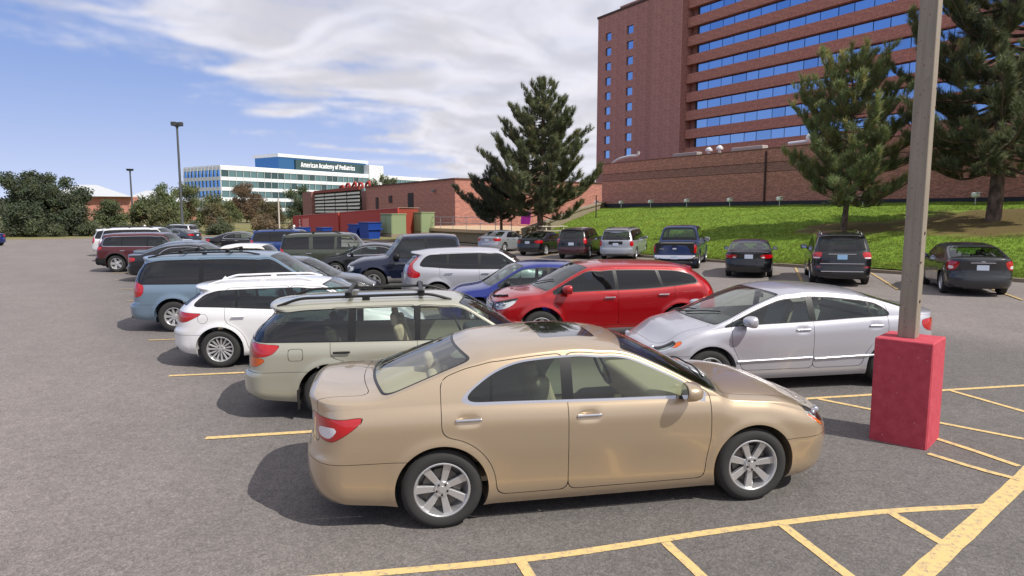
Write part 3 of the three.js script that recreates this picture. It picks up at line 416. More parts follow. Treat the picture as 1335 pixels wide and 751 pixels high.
pine({ x: -0.75, d: 52.5, y: 0.9, h: 4.9, tr: 0.13, y0: 0.22, nb: 60, prof: f => 2.6 * Math.sqrt(Math.max(0, 1 - f * f)) * (0.7 + 0.3 * sstep(0, 0.3, f)), rise: 0.05, sub: 5, inner: 0.25, den: 9, ts: 1.1, col: [0.06, 0.08, 0.038], seed: 42, side: 0.45, sideAz: Math.PI, label: 'low dark pine leaning left beside the tall pine' });
pine({ x: 18.6, d: 37, y: lawnY(along(18.6, 37), past(18.6, 37)) - 0.03, h: 9.1, tr: 0.17, y0: 0.17, nb: 92, prof: f => 4.1 * Math.sqrt(Math.max(0.02, 1 - Math.pow(f, 1.4))) * (0.7 + 0.3 * sstep(0, 0.2, f)), rise: 0.55, sub: 4.2, inner: 0.22, den: 7.5, ts: 1.05, col: [0.215, 0.265, 0.095], yel: 0.25, seed: 43, label: 'light green bushy tree on the bank above the large black vehicle' });
pine({ x: 24.6, d: 34, y: lawnY(along(24.6, 34), past(24.6, 34)) - 0.03, h: 14.5, tr: 0.36, y0: 0.17, nb: 112, prof: f => 5.3 * Math.sqrt(Math.max(0.02, 1 - Math.pow(f, 1.7))), rise: 0.25, sub: 4.2, inner: 0.2, den: 8, ts: 1.12, col: [0.125, 0.155, 0.06], yel: 0.2, seed: 44, label: 'big dark pine in the mulch bed by the lamp post' });
// far left trees and shrubs
const TG = 'trees beyond the lot edge';
for (const [x, d, h, r, s, lab] of [[-63.6, 88, 8.7, 3.7, 51, 'large dark round tree, taller of the dark pair'], [-59.4, 89, 8.0, 2.7, 52, 'dark tree at the right of the dark pair']]) broadleaf({ name: 'dark_tree', x, d, y: -0.45, h, r, base: 0.06, tr: 0.25, lobes: 26, den: 24, ls: 1.15, col: [0.040, 0.064, 0.024], col2: [0.07, 0.09, 0.03], seed: s, label: lab, group: TG });
const small = [[-57.4, 95, 4.8, 2.3, 81, [0.05, 0.072, 0.024], 'low green tree close to the right of the dark pair'], [-54, 98, 5.4, 2.6, 82, [0.06, 0.078, 0.024], 'bushy olive tree below the pale metal roof'], [-50.2, 96, 4.2, 2.3, 83, [0.07, 0.082, 0.026], 'small bushy tree under the airy pale green one'], [-44, 99, 4.4, 2.0, 84, [0.075, 0.07, 0.024], 'low yellowish tree just right of the tall lamp post'],[-52.5, 100, 6.4, 2.6, 61, [0.06, 0.085, 0.025], 'thin yellow-green tree next to the dark trees'], [-64, 122, 8.2, 3.0, 62, [0.05, 0.08, 0.022], 'loose green tree behind the round-headed lamp post'], [-58.0, 118, 8.6, 2.8, 63, [0.075, 0.095, 0.03], 'pale green airy tree just right of the round-headed lamp post'], [-47.5, 104, 6.2, 2.2, 64, [0.07, 0.085, 0.022], 'small yellow-green tree beside the tall lamp post'], [-50.5, 118, 5.2, 2.4, 65, [0.06, 0.075, 0.02], 'low olive tree between the two far lamp posts'], [-60, 150, 9.4, 4.2, 66, [0.085, 0.055, 0.026], 'red-brown tree in front of the glass office'], [-46, 146, 8.6, 3.8, 67, [0.038, 0.060, 0.020], 'green tree left of the louvred screen'], [-51, 140, 5.0, 3.0, 68, [0.065, 0.055, 0.02], 'low autumn-tinted tree between the red-brown and green trees'], [-33.5, 175, 13.0, 4.6, 69, [0.05, 0.068, 0.02], 'tree top showing above the brick service building'], [-11.5, 150, 10.8, 3.2, 70, [0.03, 0.045, 0.018], 'small tree top showing over the brick corner']];
for (const [x, d, h, r, s, col, lab] of small) broadleaf({ x, d, y: d > 120 ? 0.0 : -0.4, h, r, base: 0.14, tr: 0.16, lobes: 15, den: 17, ls: 1.15, col: col.map(v => v * 1.5), col2: [col[0] * 2.1, col[1] * 1.8, col[2] * 1.5], seed: s, label: lab, group: TG });
const r9 = rng(99);
for (let k = 0; k < 18; k++) { const x = -70 + k * 1.75 + r9(), d = 83.5 + 0.35 * (k - 4) * (k > 4 ? 1 : 0) + 4 * r9(); broadleaf({ name: 'shrub', cat: 'shrub', x, d, y: -0.46, h: 0.9 + 1.2 * r9(), r: 1.1 + 0.6 * r9(), base: 0.0, tr: 0, lobes: 7, den: 34, ls: 1.0, col: r9() < 0.3 ? [0.13, 0.12, 0.04] : [0.075, 0.095, 0.035], seed: 200 + k, label: 'rounded green shrub in the hedge at the lot edge', group: 'shrubs along the far edge of the lot' }); }
for (let k = 0; k < 6; k++) { const x = -44 + k * 3.1 + r9(), d = 98 + 10 * r9(); broadleaf({ name: 'shrub', cat: 'shrub', x, d, y: -0.3, h: 1.2 + 1.4 * r9(), r: 1.5 + 0.7 * r9(), base: 0.0, tr: 0, lobes: 7, den: 30, ls: 1.1, col: [0.15, 0.10, 0.045], seed: 240 + k, label: 'brownish shrub in the grass below the glass office', group: 'brown shrubs below the office' }); }
{ // far wood closing the horizon
  const r = rng(123), n = 5200, im = new THREE.InstancedMesh(leafGeo(30, 3.2, 0.9, 9), leafMat, n), m4 = new THREE.Matrix4(), q4 = new THREE.Quaternion(), c = new THREE.Color();
  for (let k = 0; k < n; k++) { const an = lerp(-1.15, 1.0, r()), D = 420 + 60 * r(), x = Math.sin(an) * D, d = Math.cos(an) * D, y = 0.5 + (7.5 + 4 * fbm(an * 9, 3, 3)) * Math.pow(r(), 0.7); q4.setFromEuler(new THREE.Euler(r() * 6, r() * 6, r() * 6)); m4.compose(new THREE.Vector3(x, y, -d), q4, new THREE.Vector3(1, 1, 1)); im.setMatrixAt(k, m4); const q = 0.7 + 0.6 * r(); im.setColorAt(k, c.setRGB(0.045 * q, 0.06 * q, 0.025 * q)); }
  im.name = 'far_wood'; im.userData = { kind: 'stuff', label: 'far belt of trees along the horizon', category: 'wood' }; scene.add(im);
}
// ---------- cars: one smooth shell per car, cut into panels, glass and lamps ----------
function pw(pts) {                    // monotone cubic through [x, y] points
  pts = pts.slice().sort((a, b) => a[0] - b[0]);
  const n = pts.length, d = [], m = [];
  for (let i = 0; i < n - 1; i++) d.push((pts[i + 1][1] - pts[i][1]) / (pts[i + 1][0] - pts[i][0] || 1e-9));
  for (let i = 0; i < n; i++) m.push(i === 0 ? d[0] : i === n - 1 ? d[n - 2] : d[i - 1] * d[i] <= 0 ? 0 : 2 * d[i - 1] * d[i] / (d[i - 1] + d[i]));
  return x => {
    if (x <= pts[0][0]) return pts[0][1]; if (x >= pts[n - 1][0]) return pts[n - 1][1];
    let i = 0; while (x > pts[i + 1][0]) i++;
    const h = pts[i + 1][0] - pts[i][0], t = (x - pts[i][0]) / h, t2 = t * t, t3 = t2 * t;
    return (2 * t3 - 3 * t2 + 1) * pts[i][1] + (t3 - 2 * t2 + t) * h * m[i] + (-2 * t3 + 3 * t2) * pts[i + 1][1] + (t3 - t2) * h * m[i + 1];
  };
}
function sdPoly(pts) {
  return (x, y) => {
    let d = 1e9, s = 1;
    for (let i = 0, j = pts.length - 1; i < pts.length; j = i++) {
      const [ax, ay] = pts[i], [bx, by] = pts[j], ex = bx - ax, ey = by - ay, wx = x - ax, wy = y - ay;
      const t = clamp((wx * ex + wy * ey) / (ex * ex + ey * ey), 0, 1), qx = wx - ex * t, qy = wy - ey * t;
      d = Math.min(d, qx * qx + qy * qy);
      const c1 = y >= ay, c2 = y < by, c3 = ex * wy > ey * wx;
      if ((c1 && c2 && c3) || (!c1 && !c2 && !c3)) s = -s;
    }
    return s * Math.sqrt(d);
  };
}
function soften(pts, k = 2) { for (let n = 0; n < k; n++) { const o = []; for (let i = 0; i < pts.length; i++) { const a = pts[i], b = pts[(i + 1) % pts.length]; o.push([a[0] * .75 + b[0] * .25, a[1] * .75 + b[1] * .25], [a[0] * .25 + b[0] * .75, a[1] * .25 + b[1] * .75]); } pts = o; } return pts; }
const smax = (a, b, k = 0.03) => { const h = Math.max(k - Math.abs(a - b), 0) / k; return Math.max(a, b) + h * h * k * 0.25; };
const half = (p, q) => { const dx = q[0] - p[0], dy = q[1] - p[1], l = Math.hypot(dx, dy); return (x, y) => ((x - p[0]) * dy - (y - p[1]) * dx) / l; };   // positive to the right of p -> q

const NA = 12;   // x y z nx ny nz v ze arcRear arcFront hU st
function shell(S, Q) {
  const T = pw(S.T), drop = pw(S.drop), belt = pw(S.belt), wid = pw(S.w), sec = pw(S.sec), bot = pw(S.bottom), lR = pw(S.leanR), lF = pw(S.leanF);
  const { xr, xf } = S, st = [];
  const nW = Q.nw;
  for (let k = 0; k <= nW; k++) { const th = Math.PI / 2 * (1 - k / nW); st.push([xr + S.Lr * (1 - Math.pow(Math.sin(th), 2 / S.nr)), Math.pow(Math.max(0, Math.cos(th)), 2 / S.nr)]); }
  const a = xr + S.Lr, b = xf - S.Lf, nm = Math.ceil((b - a) / Q.dx);
  for (let k = 1; k < nm; k++) st.push([a + (b - a) * k / nm, 1]);
  for (let k = nW; k >= 0; k--) { const th = Math.PI / 2 * (1 - k / nW); st.push([xf - S.Lf * (1 - Math.pow(Math.sin(th), 2 / S.nf)), Math.pow(Math.max(0, Math.cos(th)), 2 / S.nf)]); }
  const nv = Q.nl + Q.nu + Q.nt + 1, N = st.length, P = new Float64Array(N * nv * NA);
  const info = [];
  for (let i = 0; i < N; i++) {
    const [xi, zs] = st[i], t0 = T(xi), te = t0 - drop(xi), y0 = bot(xi), B = Math.max(y0 + 0.1, Math.min(belt(xi), te - 0.004)), w = wid(xi), hU = te - B;
    const zb = w * sec(1), tum = S.tumble, ze = zb - hU * tum;
    const fr = sstep(0, 1, 1 - (xi - xr) / S.fadeR), ff = sstep(0, 1, 1 - (xf - xi) / S.fadeF);
    const kk = S.kF * sstep(S.xmid - 0.2, S.xmid + 0.5, xi) * sstep(0, 0.5, xf - xi) - S.kR * sstep(S.xmid + 0.1, S.xmid - 0.6, xi) * sstep(0, 0.4, xi - xr);
    for (let j = 0; j < nv; j++) {
      let y, z, v;
      if (j <= Q.nl) {
        const t = j / Q.nl; v = t; y = y0 + (B - y0) * t; z = w * sec(t);
        for (const ax of S.axles) { const q = Math.hypot(xi - ax, y - S.R) - S.ra; if (q > -0.05) z += S.flare * Math.exp(-Math.pow(Math.max(q, 0) / 0.055, 2)) * sstep(1.0, 0.8, t); }
        for (const [hx, hy, hw, hh, hd] of S.dents) z -= hd * Math.exp(-Math.pow((xi - hx) / hw, 4) - Math.pow((y - hy) / hh, 4));
        z *= zs;
      } else if (j <= Q.nl + Q.nu) {
        const t = (j - Q.nl) / Q.nu; v = 1 + t; y = B + hU * t; z = (zb + (ze - zb) * t + S.bow * hU * 4 * t * (1 - t)) * zs;
      } else {
        const f = (j - Q.nl - Q.nu) / Q.nt * Math.PI / 2; v = 2 + (j - Q.nl - Q.nu) / Q.nt;
        const zr = Math.pow(Math.max(0, Math.cos(f)), 2 / S.tn); z = ze * zr * zs;
        const tt = T(xi - kk * (1 - zr * zr));
        y = lerp(te, tt, Math.pow(Math.sin(f), 2 / S.tm));
        if (j === nv - 1) z = 0;
      }
      const x = xi + lR(y) * fr - lF(y) * ff, k = (i * nv + j) * NA;
      P[k] = x; P[k + 1] = y; P[k + 2] = z; P[k + 6] = v; P[k + 7] = ze * zs; P[k + 10] = hU; P[k + 11] = i;
    }
  }
  // arcs along the widest line
  const jm = Math.round(Q.nl * 0.55); let s = 0; const arc = [0];
  for (let i = 1; i < N; i++) { const k = (i * nv + jm) * NA, q = k - nv * NA; s += Math.hypot(P[k] - P[q], P[k + 2] - P[q + 2]); arc.push(s); }
  // normals by central differences
  for (let i = 0; i < N; i++) for (let j = 0; j < nv; j++) {
    const k = (i * nv + j) * NA;
    const i0 = Math.max(0, i - 1), i1 = Math.min(N - 1, i + 1), j0 = Math.max(0, j - 1), j1 = Math.min(nv - 1, j + 1);
    const A = (i0 * nv + j) * NA, B = (i1 * nv + j) * NA, C = (i * nv + j0) * NA, D = (i * nv + j1) * NA;
    let ux = P[B] - P[A], uy = P[B + 1] - P[A + 1], uz = P[B + 2] - P[A + 2], vx = P[D] - P[C], vy = P[D + 1] - P[C + 1], vz = P[D + 2] - P[C + 2];
    if (j === nv - 1) vz = -Math.abs(vz) - 1e-6, vy = 0, vx = 0, uz = 0;
    if (i === 0) { uz = Math.abs(uz) + 1e-6; ux = 0; uy = 0; if (j > Q.nl + Q.nu) { vx = 0; vy = 1; vz = 0; } }
    if (i === N - 1) { uz = -Math.abs(uz) - 1e-6; ux = 0; uy = 0; if (j > Q.nl + Q.nu) { vx = 0; vy = 1; vz = 0; } }
    let nx = uy * vz - uz * vy, ny = uz * vx - ux * vz, nz = ux * vy - uy * vx; const l = Math.hypot(nx, ny, nz) || 1;
    P[k + 3] = nx / l; P[k + 4] = ny / l; P[k + 5] = nz / l;
    P[k + 8] = arc[i]; P[k + 9] = s - arc[i];
  }
  const soup = [];
  const V = (i, j) => P.subarray((i * nv + j) * NA, (i * nv + j + 1) * NA);
  for (let i = 0; i < N - 1; i++) for (let j = 0; j < nv - 1; j++) {
    const a = V(i, j), b = V(i + 1, j), c = V(i + 1, j + 1), d = V(i, j + 1);
    soup.push([a, b, c], [a, c, d]);
  }
  return { P, N, nv, soup, st };
}
function clipTri(tri, f, g, sgn, out) {           // keeps sgn * f >= g
  const poly = [], n = tri.length;
  for (let i = 0; i < n; i++) {
    const a = tri[i], b = tri[(i + 1) % n], fa = sgn * f[i] - g, fb = sgn * f[(i + 1) % n] - g;
    if (fa >= 0) poly.push(a);
    if (fa * fb < 0) { const t = fa / (fa - fb), q = new Float64Array(NA); for (let k = 0; k < NA; k++) q[k] = a[k] + (b[k] - a[k]) * t; poly.push(q); }
  }
  for (let i = 1; i + 1 < poly.length; i++) out.push([poly[0], poly[i], poly[i + 1]]);
}
function carve(soup, f, g = 0) {                  // [inside, outside]
  const ins = [], out = [];
  for (const t of soup) {
    const v = [f(t[0]), f(t[1]), f(t[2])], mn = Math.min(v[0], v[1], v[2]), mx = Math.max(v[0], v[1], v[2]);
    if (mx <= -g) ins.push(t); else if (mn >= g) out.push(t);
    else { clipTri(t, v, g, -1, ins); clipTri(t, v, g, 1, out); }
  }
  return [ins, out];
}
function soupGeo(soup, sides = 3, off = 0) {      // sides: 1 right, 2 left, 3 both
  const m = soup.length * (sides === 3 ? 2 : 1), pos = new Float32Array(m * 9), nor = new Float32Array(m * 9); let k = 0;
  for (const sg of [1, -1]) {
    if (!(sides & (sg === 1 ? 1 : 2))) continue;
    for (const t of soup) for (let q = 0; q < 3; q++) {
      const v = t[sg === 1 ? q : 2 - q];
      pos[k] = v[0] + v[3] * off; pos[k + 1] = v[1] + v[4] * off; pos[k + 2] = sg * (v[2] + v[5] * off);
      nor[k] = v[3]; nor[k + 1] = v[4]; nor[k + 2] = sg * v[5]; k += 3;
    }
  }
  const g = new THREE.BufferGeometry(); g.setAttribute('position', new THREE.BufferAttribute(pos, 3)); g.setAttribute('normal', new THREE.BufferAttribute(nor, 3)); g.setAttribute('uv', new THREE.BufferAttribute(new Float32Array(m * 6), 2));
  return g;
}
const paintCache = new Map();
function paint(hex, metal = 0.35, rough = 0.34) {
  const key = hex + metal + rough;
  if (!paintCache.has(key)) paintCache.set(key, new THREE.MeshPhysicalMaterial({ color: new THREE.Color(hex), metalness: metal, roughness: rough, clearcoat: 1, clearcoatRoughness: 0.04 }));
  return paintCache.get(key);
}
const glassPane = (hex) => new THREE.MeshPhysicalMaterial({ color: new THREE.Color(hex), roughness: 0.0, metalness: 0, transmission: 1, thickness: 0, ior: 1.7 });
const M = {
  clear: glassPane('#e6f0ea'), green: glassPane('#c6d8ce'), tint: glassPane('#7c8884'), privacy: glassPane('#3c4346'),
  blackGlass: new THREE.MeshPhysicalMaterial({ color: 0x0a0a0a, roughness: 0.12, clearcoat: 1, clearcoatRoughness: 0.0, ior: 1.6 }),
  black: std('#0b0b0c', 0.5), trim: std('#0d0e0f', 0.35), rubber: std('#161617', 0.85), tyre: std('#2a2929', 0.85), dark: std('#5a5a5c', 0.9),
  chrome: new THREE.MeshStandardMaterial({ color: 0xd8d8dc, metalness: 1, roughness: 0.12 }),
  alloy: new THREE.MeshStandardMaterial({ color: new THREE.Color('#c4c4c6'), metalness: 0.75, roughness: 0.34 }), alloyDull: new THREE.MeshStandardMaterial({ color: new THREE.Color('#9c9ca0'), metalness: 0.7, roughness: 0.42 }),
  disc: new THREE.MeshStandardMaterial({ color: 0x6b6866, metalness: 0.8, roughness: 0.45 }),
  red: new THREE.MeshPhysicalMaterial({ color: new THREE.Color('#a80710'), roughness: 0.12, clearcoat: 1, clearcoatRoughness: 0.02 }),
  darkRed: new THREE.MeshPhysicalMaterial({ color: new THREE.Color('#6d060c'), roughness: 0.15, clearcoat: 1, clearcoatRoughness: 0.02 }),
  amber: new THREE.MeshPhysicalMaterial({ color: new THREE.Color('#c8560c'), roughness: 0.12, clearcoat: 1 }),
  lens: glassPane('#f2f4f4'), reflector: new THREE.MeshStandardMaterial({ color: 0xd8dce0, metalness: 0.1, roughness: 0.3 }), whiteLens: new THREE.MeshPhysicalMaterial({ color: new THREE.Color('#d6d3d6'), roughness: 0.15, clearcoat: 1 }),
  seatTan: std('#ad9c84', 0.8), seatGrey: std('#858583', 0.85), seatDark: std('#3a3a3a', 0.85), liner: std('#a59c8f', 0.9), linerDark: std('#55534f', 0.9),
  plate: std('#b9c4d4', 0.5), plateBlue: std('#8fb4d8', 0.5),
};
// a wheel about the z axis, outer face towards +z
const wheelCache = new Map();
function wheelParts(o) {
  const { R, w, rim, n, w0, w1, style, fine } = o, key = JSON.stringify([R, w, rim, n, w0, w1, style, fine]);
  if (wheelCache.has(key)) return wheelCache.get(key);
  const seg = fine ? 56 : 28, lathe = pts => new THREE.LatheGeometry(pts.map(p => new THREE.Vector2(p[0], p[1])), seg).rotateX(Math.PI / 2);
  const h = w / 2;
  const prof = [[rim - 0.005, -h + 0.02], [rim + 0.01, -h + 0.004], [rim + (R - rim) * 0.5, -h], [R - 0.03, -h + 0.008], [R - 0.010, -h + 0.022], [R, -h + 0.045]];
  for (const z of [-0.3, -0.05, 0.05, 0.3]) { if (fine) { prof.push([R, h * 2 * (z - 0.02)], [R - 0.006, h * 2 * (z - 0.015)], [R - 0.006, h * 2 * (z + 0.015)], [R, h * 2 * (z + 0.02)]); } }
  prof.push([R, h - 0.045], [R - 0.010, h - 0.022], [R - 0.03, h - 0.008], [rim + (R - rim) * 0.5, h + 0.002], [rim + 0.014, h - 0.002], [rim - 0.005, h - 0.016]);
  const tyre = lathe(prof.map(p => [p[0], p[1]]));
  const barrel = lathe([[rim - 0.002, h - 0.012], [rim - 0.012, h - 0.006], [rim - 0.02, h - 0.014], [rim - 0.028, h - 0.05], [rim - 0.045, 0], [rim - 0.05, -h + 0.03]]);
  const sp = [], zf = h - 0.035;
  const r0 = 0.045, r1 = rim - 0.018;
  const spoke = (ang, a0, a1) => {                // tapering spoke from the hub to the rim
    const s = new THREE.Shape([new THREE.Vector2(-a0, r0), new THREE.Vector2(-a1, r1), new THREE.Vector2(a1, r1), new THREE.Vector2(a0, r0)]);
    const g = new THREE.ExtrudeGeometry(s, { depth: 0.022, bevelEnabled: true, bevelThickness: 0.006, bevelSize: 0.004, bevelSegments: fine ? 2 : 1 });
    const p = g.attributes.position; for (let i = 0; i < p.count; i++) { const r = Math.hypot(p.getX(i), p.getY(i)); p.setZ(i, p.getZ(i) + zf - 0.028 - 0.014 * Math.cos((r - r0) / (r1 - r0) * Math.PI * 0.5)); }
    g.rotateZ(ang); g.computeVertexNormals(); return g;
  };
  for (let k = 0; k < n; k++) {
    const a = k / n * 2 * Math.PI;
    if (style === 'twin') { sp.push(spoke(a - 0.13, w0, w1), spoke(a + 0.13, w0, w1)); } else sp.push(spoke(a, w0, w1));
  }
  sp.push(new THREE.CylinderGeometry(0.062, 0.072, 0.03, fine ? 24 : 12).rotateX(Math.PI / 2).translate(0, 0, zf - 0.012));
  const rimG = merge([barrel, ...sp]);
  const cap = new THREE.CylinderGeometry(0.028, 0.03, 0.008, 16).rotateX(Math.PI / 2).translate(0, 0, zf + 0.006);
  const nuts = []; if (fine) for (let k = 0; k < 5; k++) { const a = (k + 0.5) / 5 * 2 * Math.PI; nuts.push(new THREE.CylinderGeometry(0.009, 0.009, 0.012, 6).rotateX(Math.PI / 2).translate(Math.cos(a) * 0.047, Math.sin(a) * 0.047, zf + 0.006)); }
  const disc = merge([new THREE.CylinderGeometry(rim * 0.68, rim * 0.68, 0.02, 24).rotateX(Math.PI / 2).translate(0, 0, h - 0.10), new THREE.CylinderGeometry(rim - 0.04, rim - 0.04, 0.01, 24).rotateX(Math.PI / 2).translate(0, 0, -0.02)]);
  const r = { tyre, rim: rimG, cap: merge([cap]), nuts: nuts.length ? nuts : null, disc };
  wheelCache.set(key, r); return r;
}
function addWheel(car, o, x, y, z, right, turn, rimMat) {
  const g = wheelParts(o), grp = new THREE.Group(); grp.name = 'wheel'; grp.position.set(x, y, z); grp.rotation.set(0, right ? 0 : Math.PI, 0); 
  const t = part('tyre', g.tyre, M.tyre, grp), r = part('rim', g.rim, rimMat, grp); r.rotation.z = turn; t.rotation.z = turn * 0.3;
  const d = part('brake_disc', g.disc, M.disc, grp);
  const c = part('hub_cap', g.cap, rimMat, grp);
  if (g.nuts) for (const q of g.nuts) part('wheel_nut', q, M.black, grp).rotation.z = turn;
  car.add(grp); return grp;
}

// shape of a three-box or two-box body from a few measures (s = metres behind the front bumper)
function bodySpec(o) {
  const L = o.L, xf = L / 2, xr = -L / 2, X = s => xf - s, H = o.H;
  const ws = (H - 0.05 - o.yc) / (o.st - o.sc);                       // slope of the windscreen
  const T = [[X(0), o.hn - 0.13], [X(0.025), o.hn - 0.07], [X(0.09), o.hn - 0.015], [X(0.22), o.hn + 0.02], [X(o.sc * 0.55), lerp(o.hn + 0.02, o.yc, 0.68)], [X(o.sc - 0.12), o.yc - 0.018], [X(o.sc), o.yc + 0.004],
    [X(o.sc + 0.12), o.yc + 0.1 * ws + 0.004], [X(lerp(o.sc, o.st, 0.6)), o.yc + 0.6 * (o.st - o.sc) * ws + 0.01], [X(o.st - 0.05), H - 0.075], [X(o.st + 0.12), H - 0.03], [X(o.sp), H]];
  const drop = [[X(0), 0.05], [X(0.3), o.hoodDrop || 0.075], [X(o.sc - 0.1), o.hoodDrop || 0.075], [X(o.sc + 0.1), 0.035], [X(o.st - 0.1), 0.045], [X(o.st + 0.25), o.roofDrop || 0.085], [X(o.sp), o.roofDrop || 0.085]];
  if (o.bb) {                                                        // a boot
    const bs = (H - o.rd - o.yd) / (o.bb - o.bt);
    T.push([X(o.bt - 0.15), H - o.rd + 0.025], [X(o.bt), H - o.rd - 0.02], [X(lerp(o.bt, o.bb, 0.4)), o.yd + 0.6 * (o.bb - o.bt) * bs - 0.005], [X(o.bb - 0.1), o.yd + 0.1 * bs + 0.008], [X(o.bb), o.yd + 0.012], [X(o.bb + 0.12), o.yd], [X(L - 0.14), o.yd + (o.lip ?? -0.005)], [X(L - 0.06), o.yd - 0.02 + (o.lip ?? 0)], [X(L - 0.015), o.yd - 0.07], [X(L), o.yd - 0.13]);
    drop.push([X(o.bt - 0.2), o.roofDrop || 0.085], [X(o.bt + 0.15), 0.05], [X(o.bb), 0.055], [X(L - 0.2), 0.06], [X(L), 0.03]);
  } else {
    T.push([X(L - 0.9), H - o.rd * 0.35], [X(L - 0.25), H - o.rd], [X(L - 0.05), H - o.rd - 0.02], [X(L - 0.01), H - o.rd - 0.05], [X(L), H - o.rd - 0.09]);
    drop.push([X(L - 0.4), o.roofDrop || 0.085], [X(L), 0.045]);
  }
  const hw = o.W / 2;
  return {
    xr, xf, R: o.R, axles: [X(o.fo), X(o.fo + o.wb)], ra: o.ra || o.R + 0.065, flare: o.flare ?? 0.014,
    T, drop, belt: o.belt.map(([s, y]) => [X(s), y]),
    w: o.plan ? o.plan.map(([s, k]) => [X(s), k * hw]) : [[X(0), 0.90 * hw], [X(0.35), 0.955 * hw], [X(o.fo), 0.985 * hw], [X(L * 0.42), hw], [X(L * 0.6), hw], [X(o.fo + o.wb), 0.99 * hw], [X(L - 0.35), 0.96 * hw], [X(L), 0.92 * hw]],
    sec: o.sec || [[0, 0.90], [0.07, 0.945], [0.16, 0.965], [0.32, 0.978], [0.6, 0.998], [0.78, 1.0], [0.9, 0.985], [1, 0.945]],
    bottom: o.bottom ? o.bottom.map(([s, y]) => [X(s), y]) : [[X(0), 0.24], [X(0.5), 0.2], [X(1.3), 0.19], [X(L - 1.3), 0.2], [X(L - 0.5), 0.24], [X(L), 0.28]],
    leanR: o.leanR, leanF: o.leanF || [[0.2, 0.08], [0.3, 0.02], [0.5, 0], [0.62, 0.02], [0.8, 0.1], [1.0, 0.18]], fadeR: o.fadeR || 0.8, fadeF: o.fadeF || 0.8,
    Lr: o.Lr || 0.42, Lf: o.Lf || 0.55, nr: o.nr || 2.7, nf: o.nf || 2.9, tumble: o.tumble || 0.40, bow: o.bow ?? 0.03, tn: o.tn || 3.0, tm: o.tm || 1.75, kF: o.kF ?? 0.16, kR: o.kR ?? 0.12, xmid: X(o.sp), dents: [],
  };
}
const QF = { dx: 0.025, nl: 26, nu: 14, nt: 22, nw: 22 }, QM = { dx: 0.04, nl: 17, nu: 10, nt: 14, nw: 14 }, QL = { dx: 0.07, nl: 11, nu: 7, nt: 9, nw: 9 };
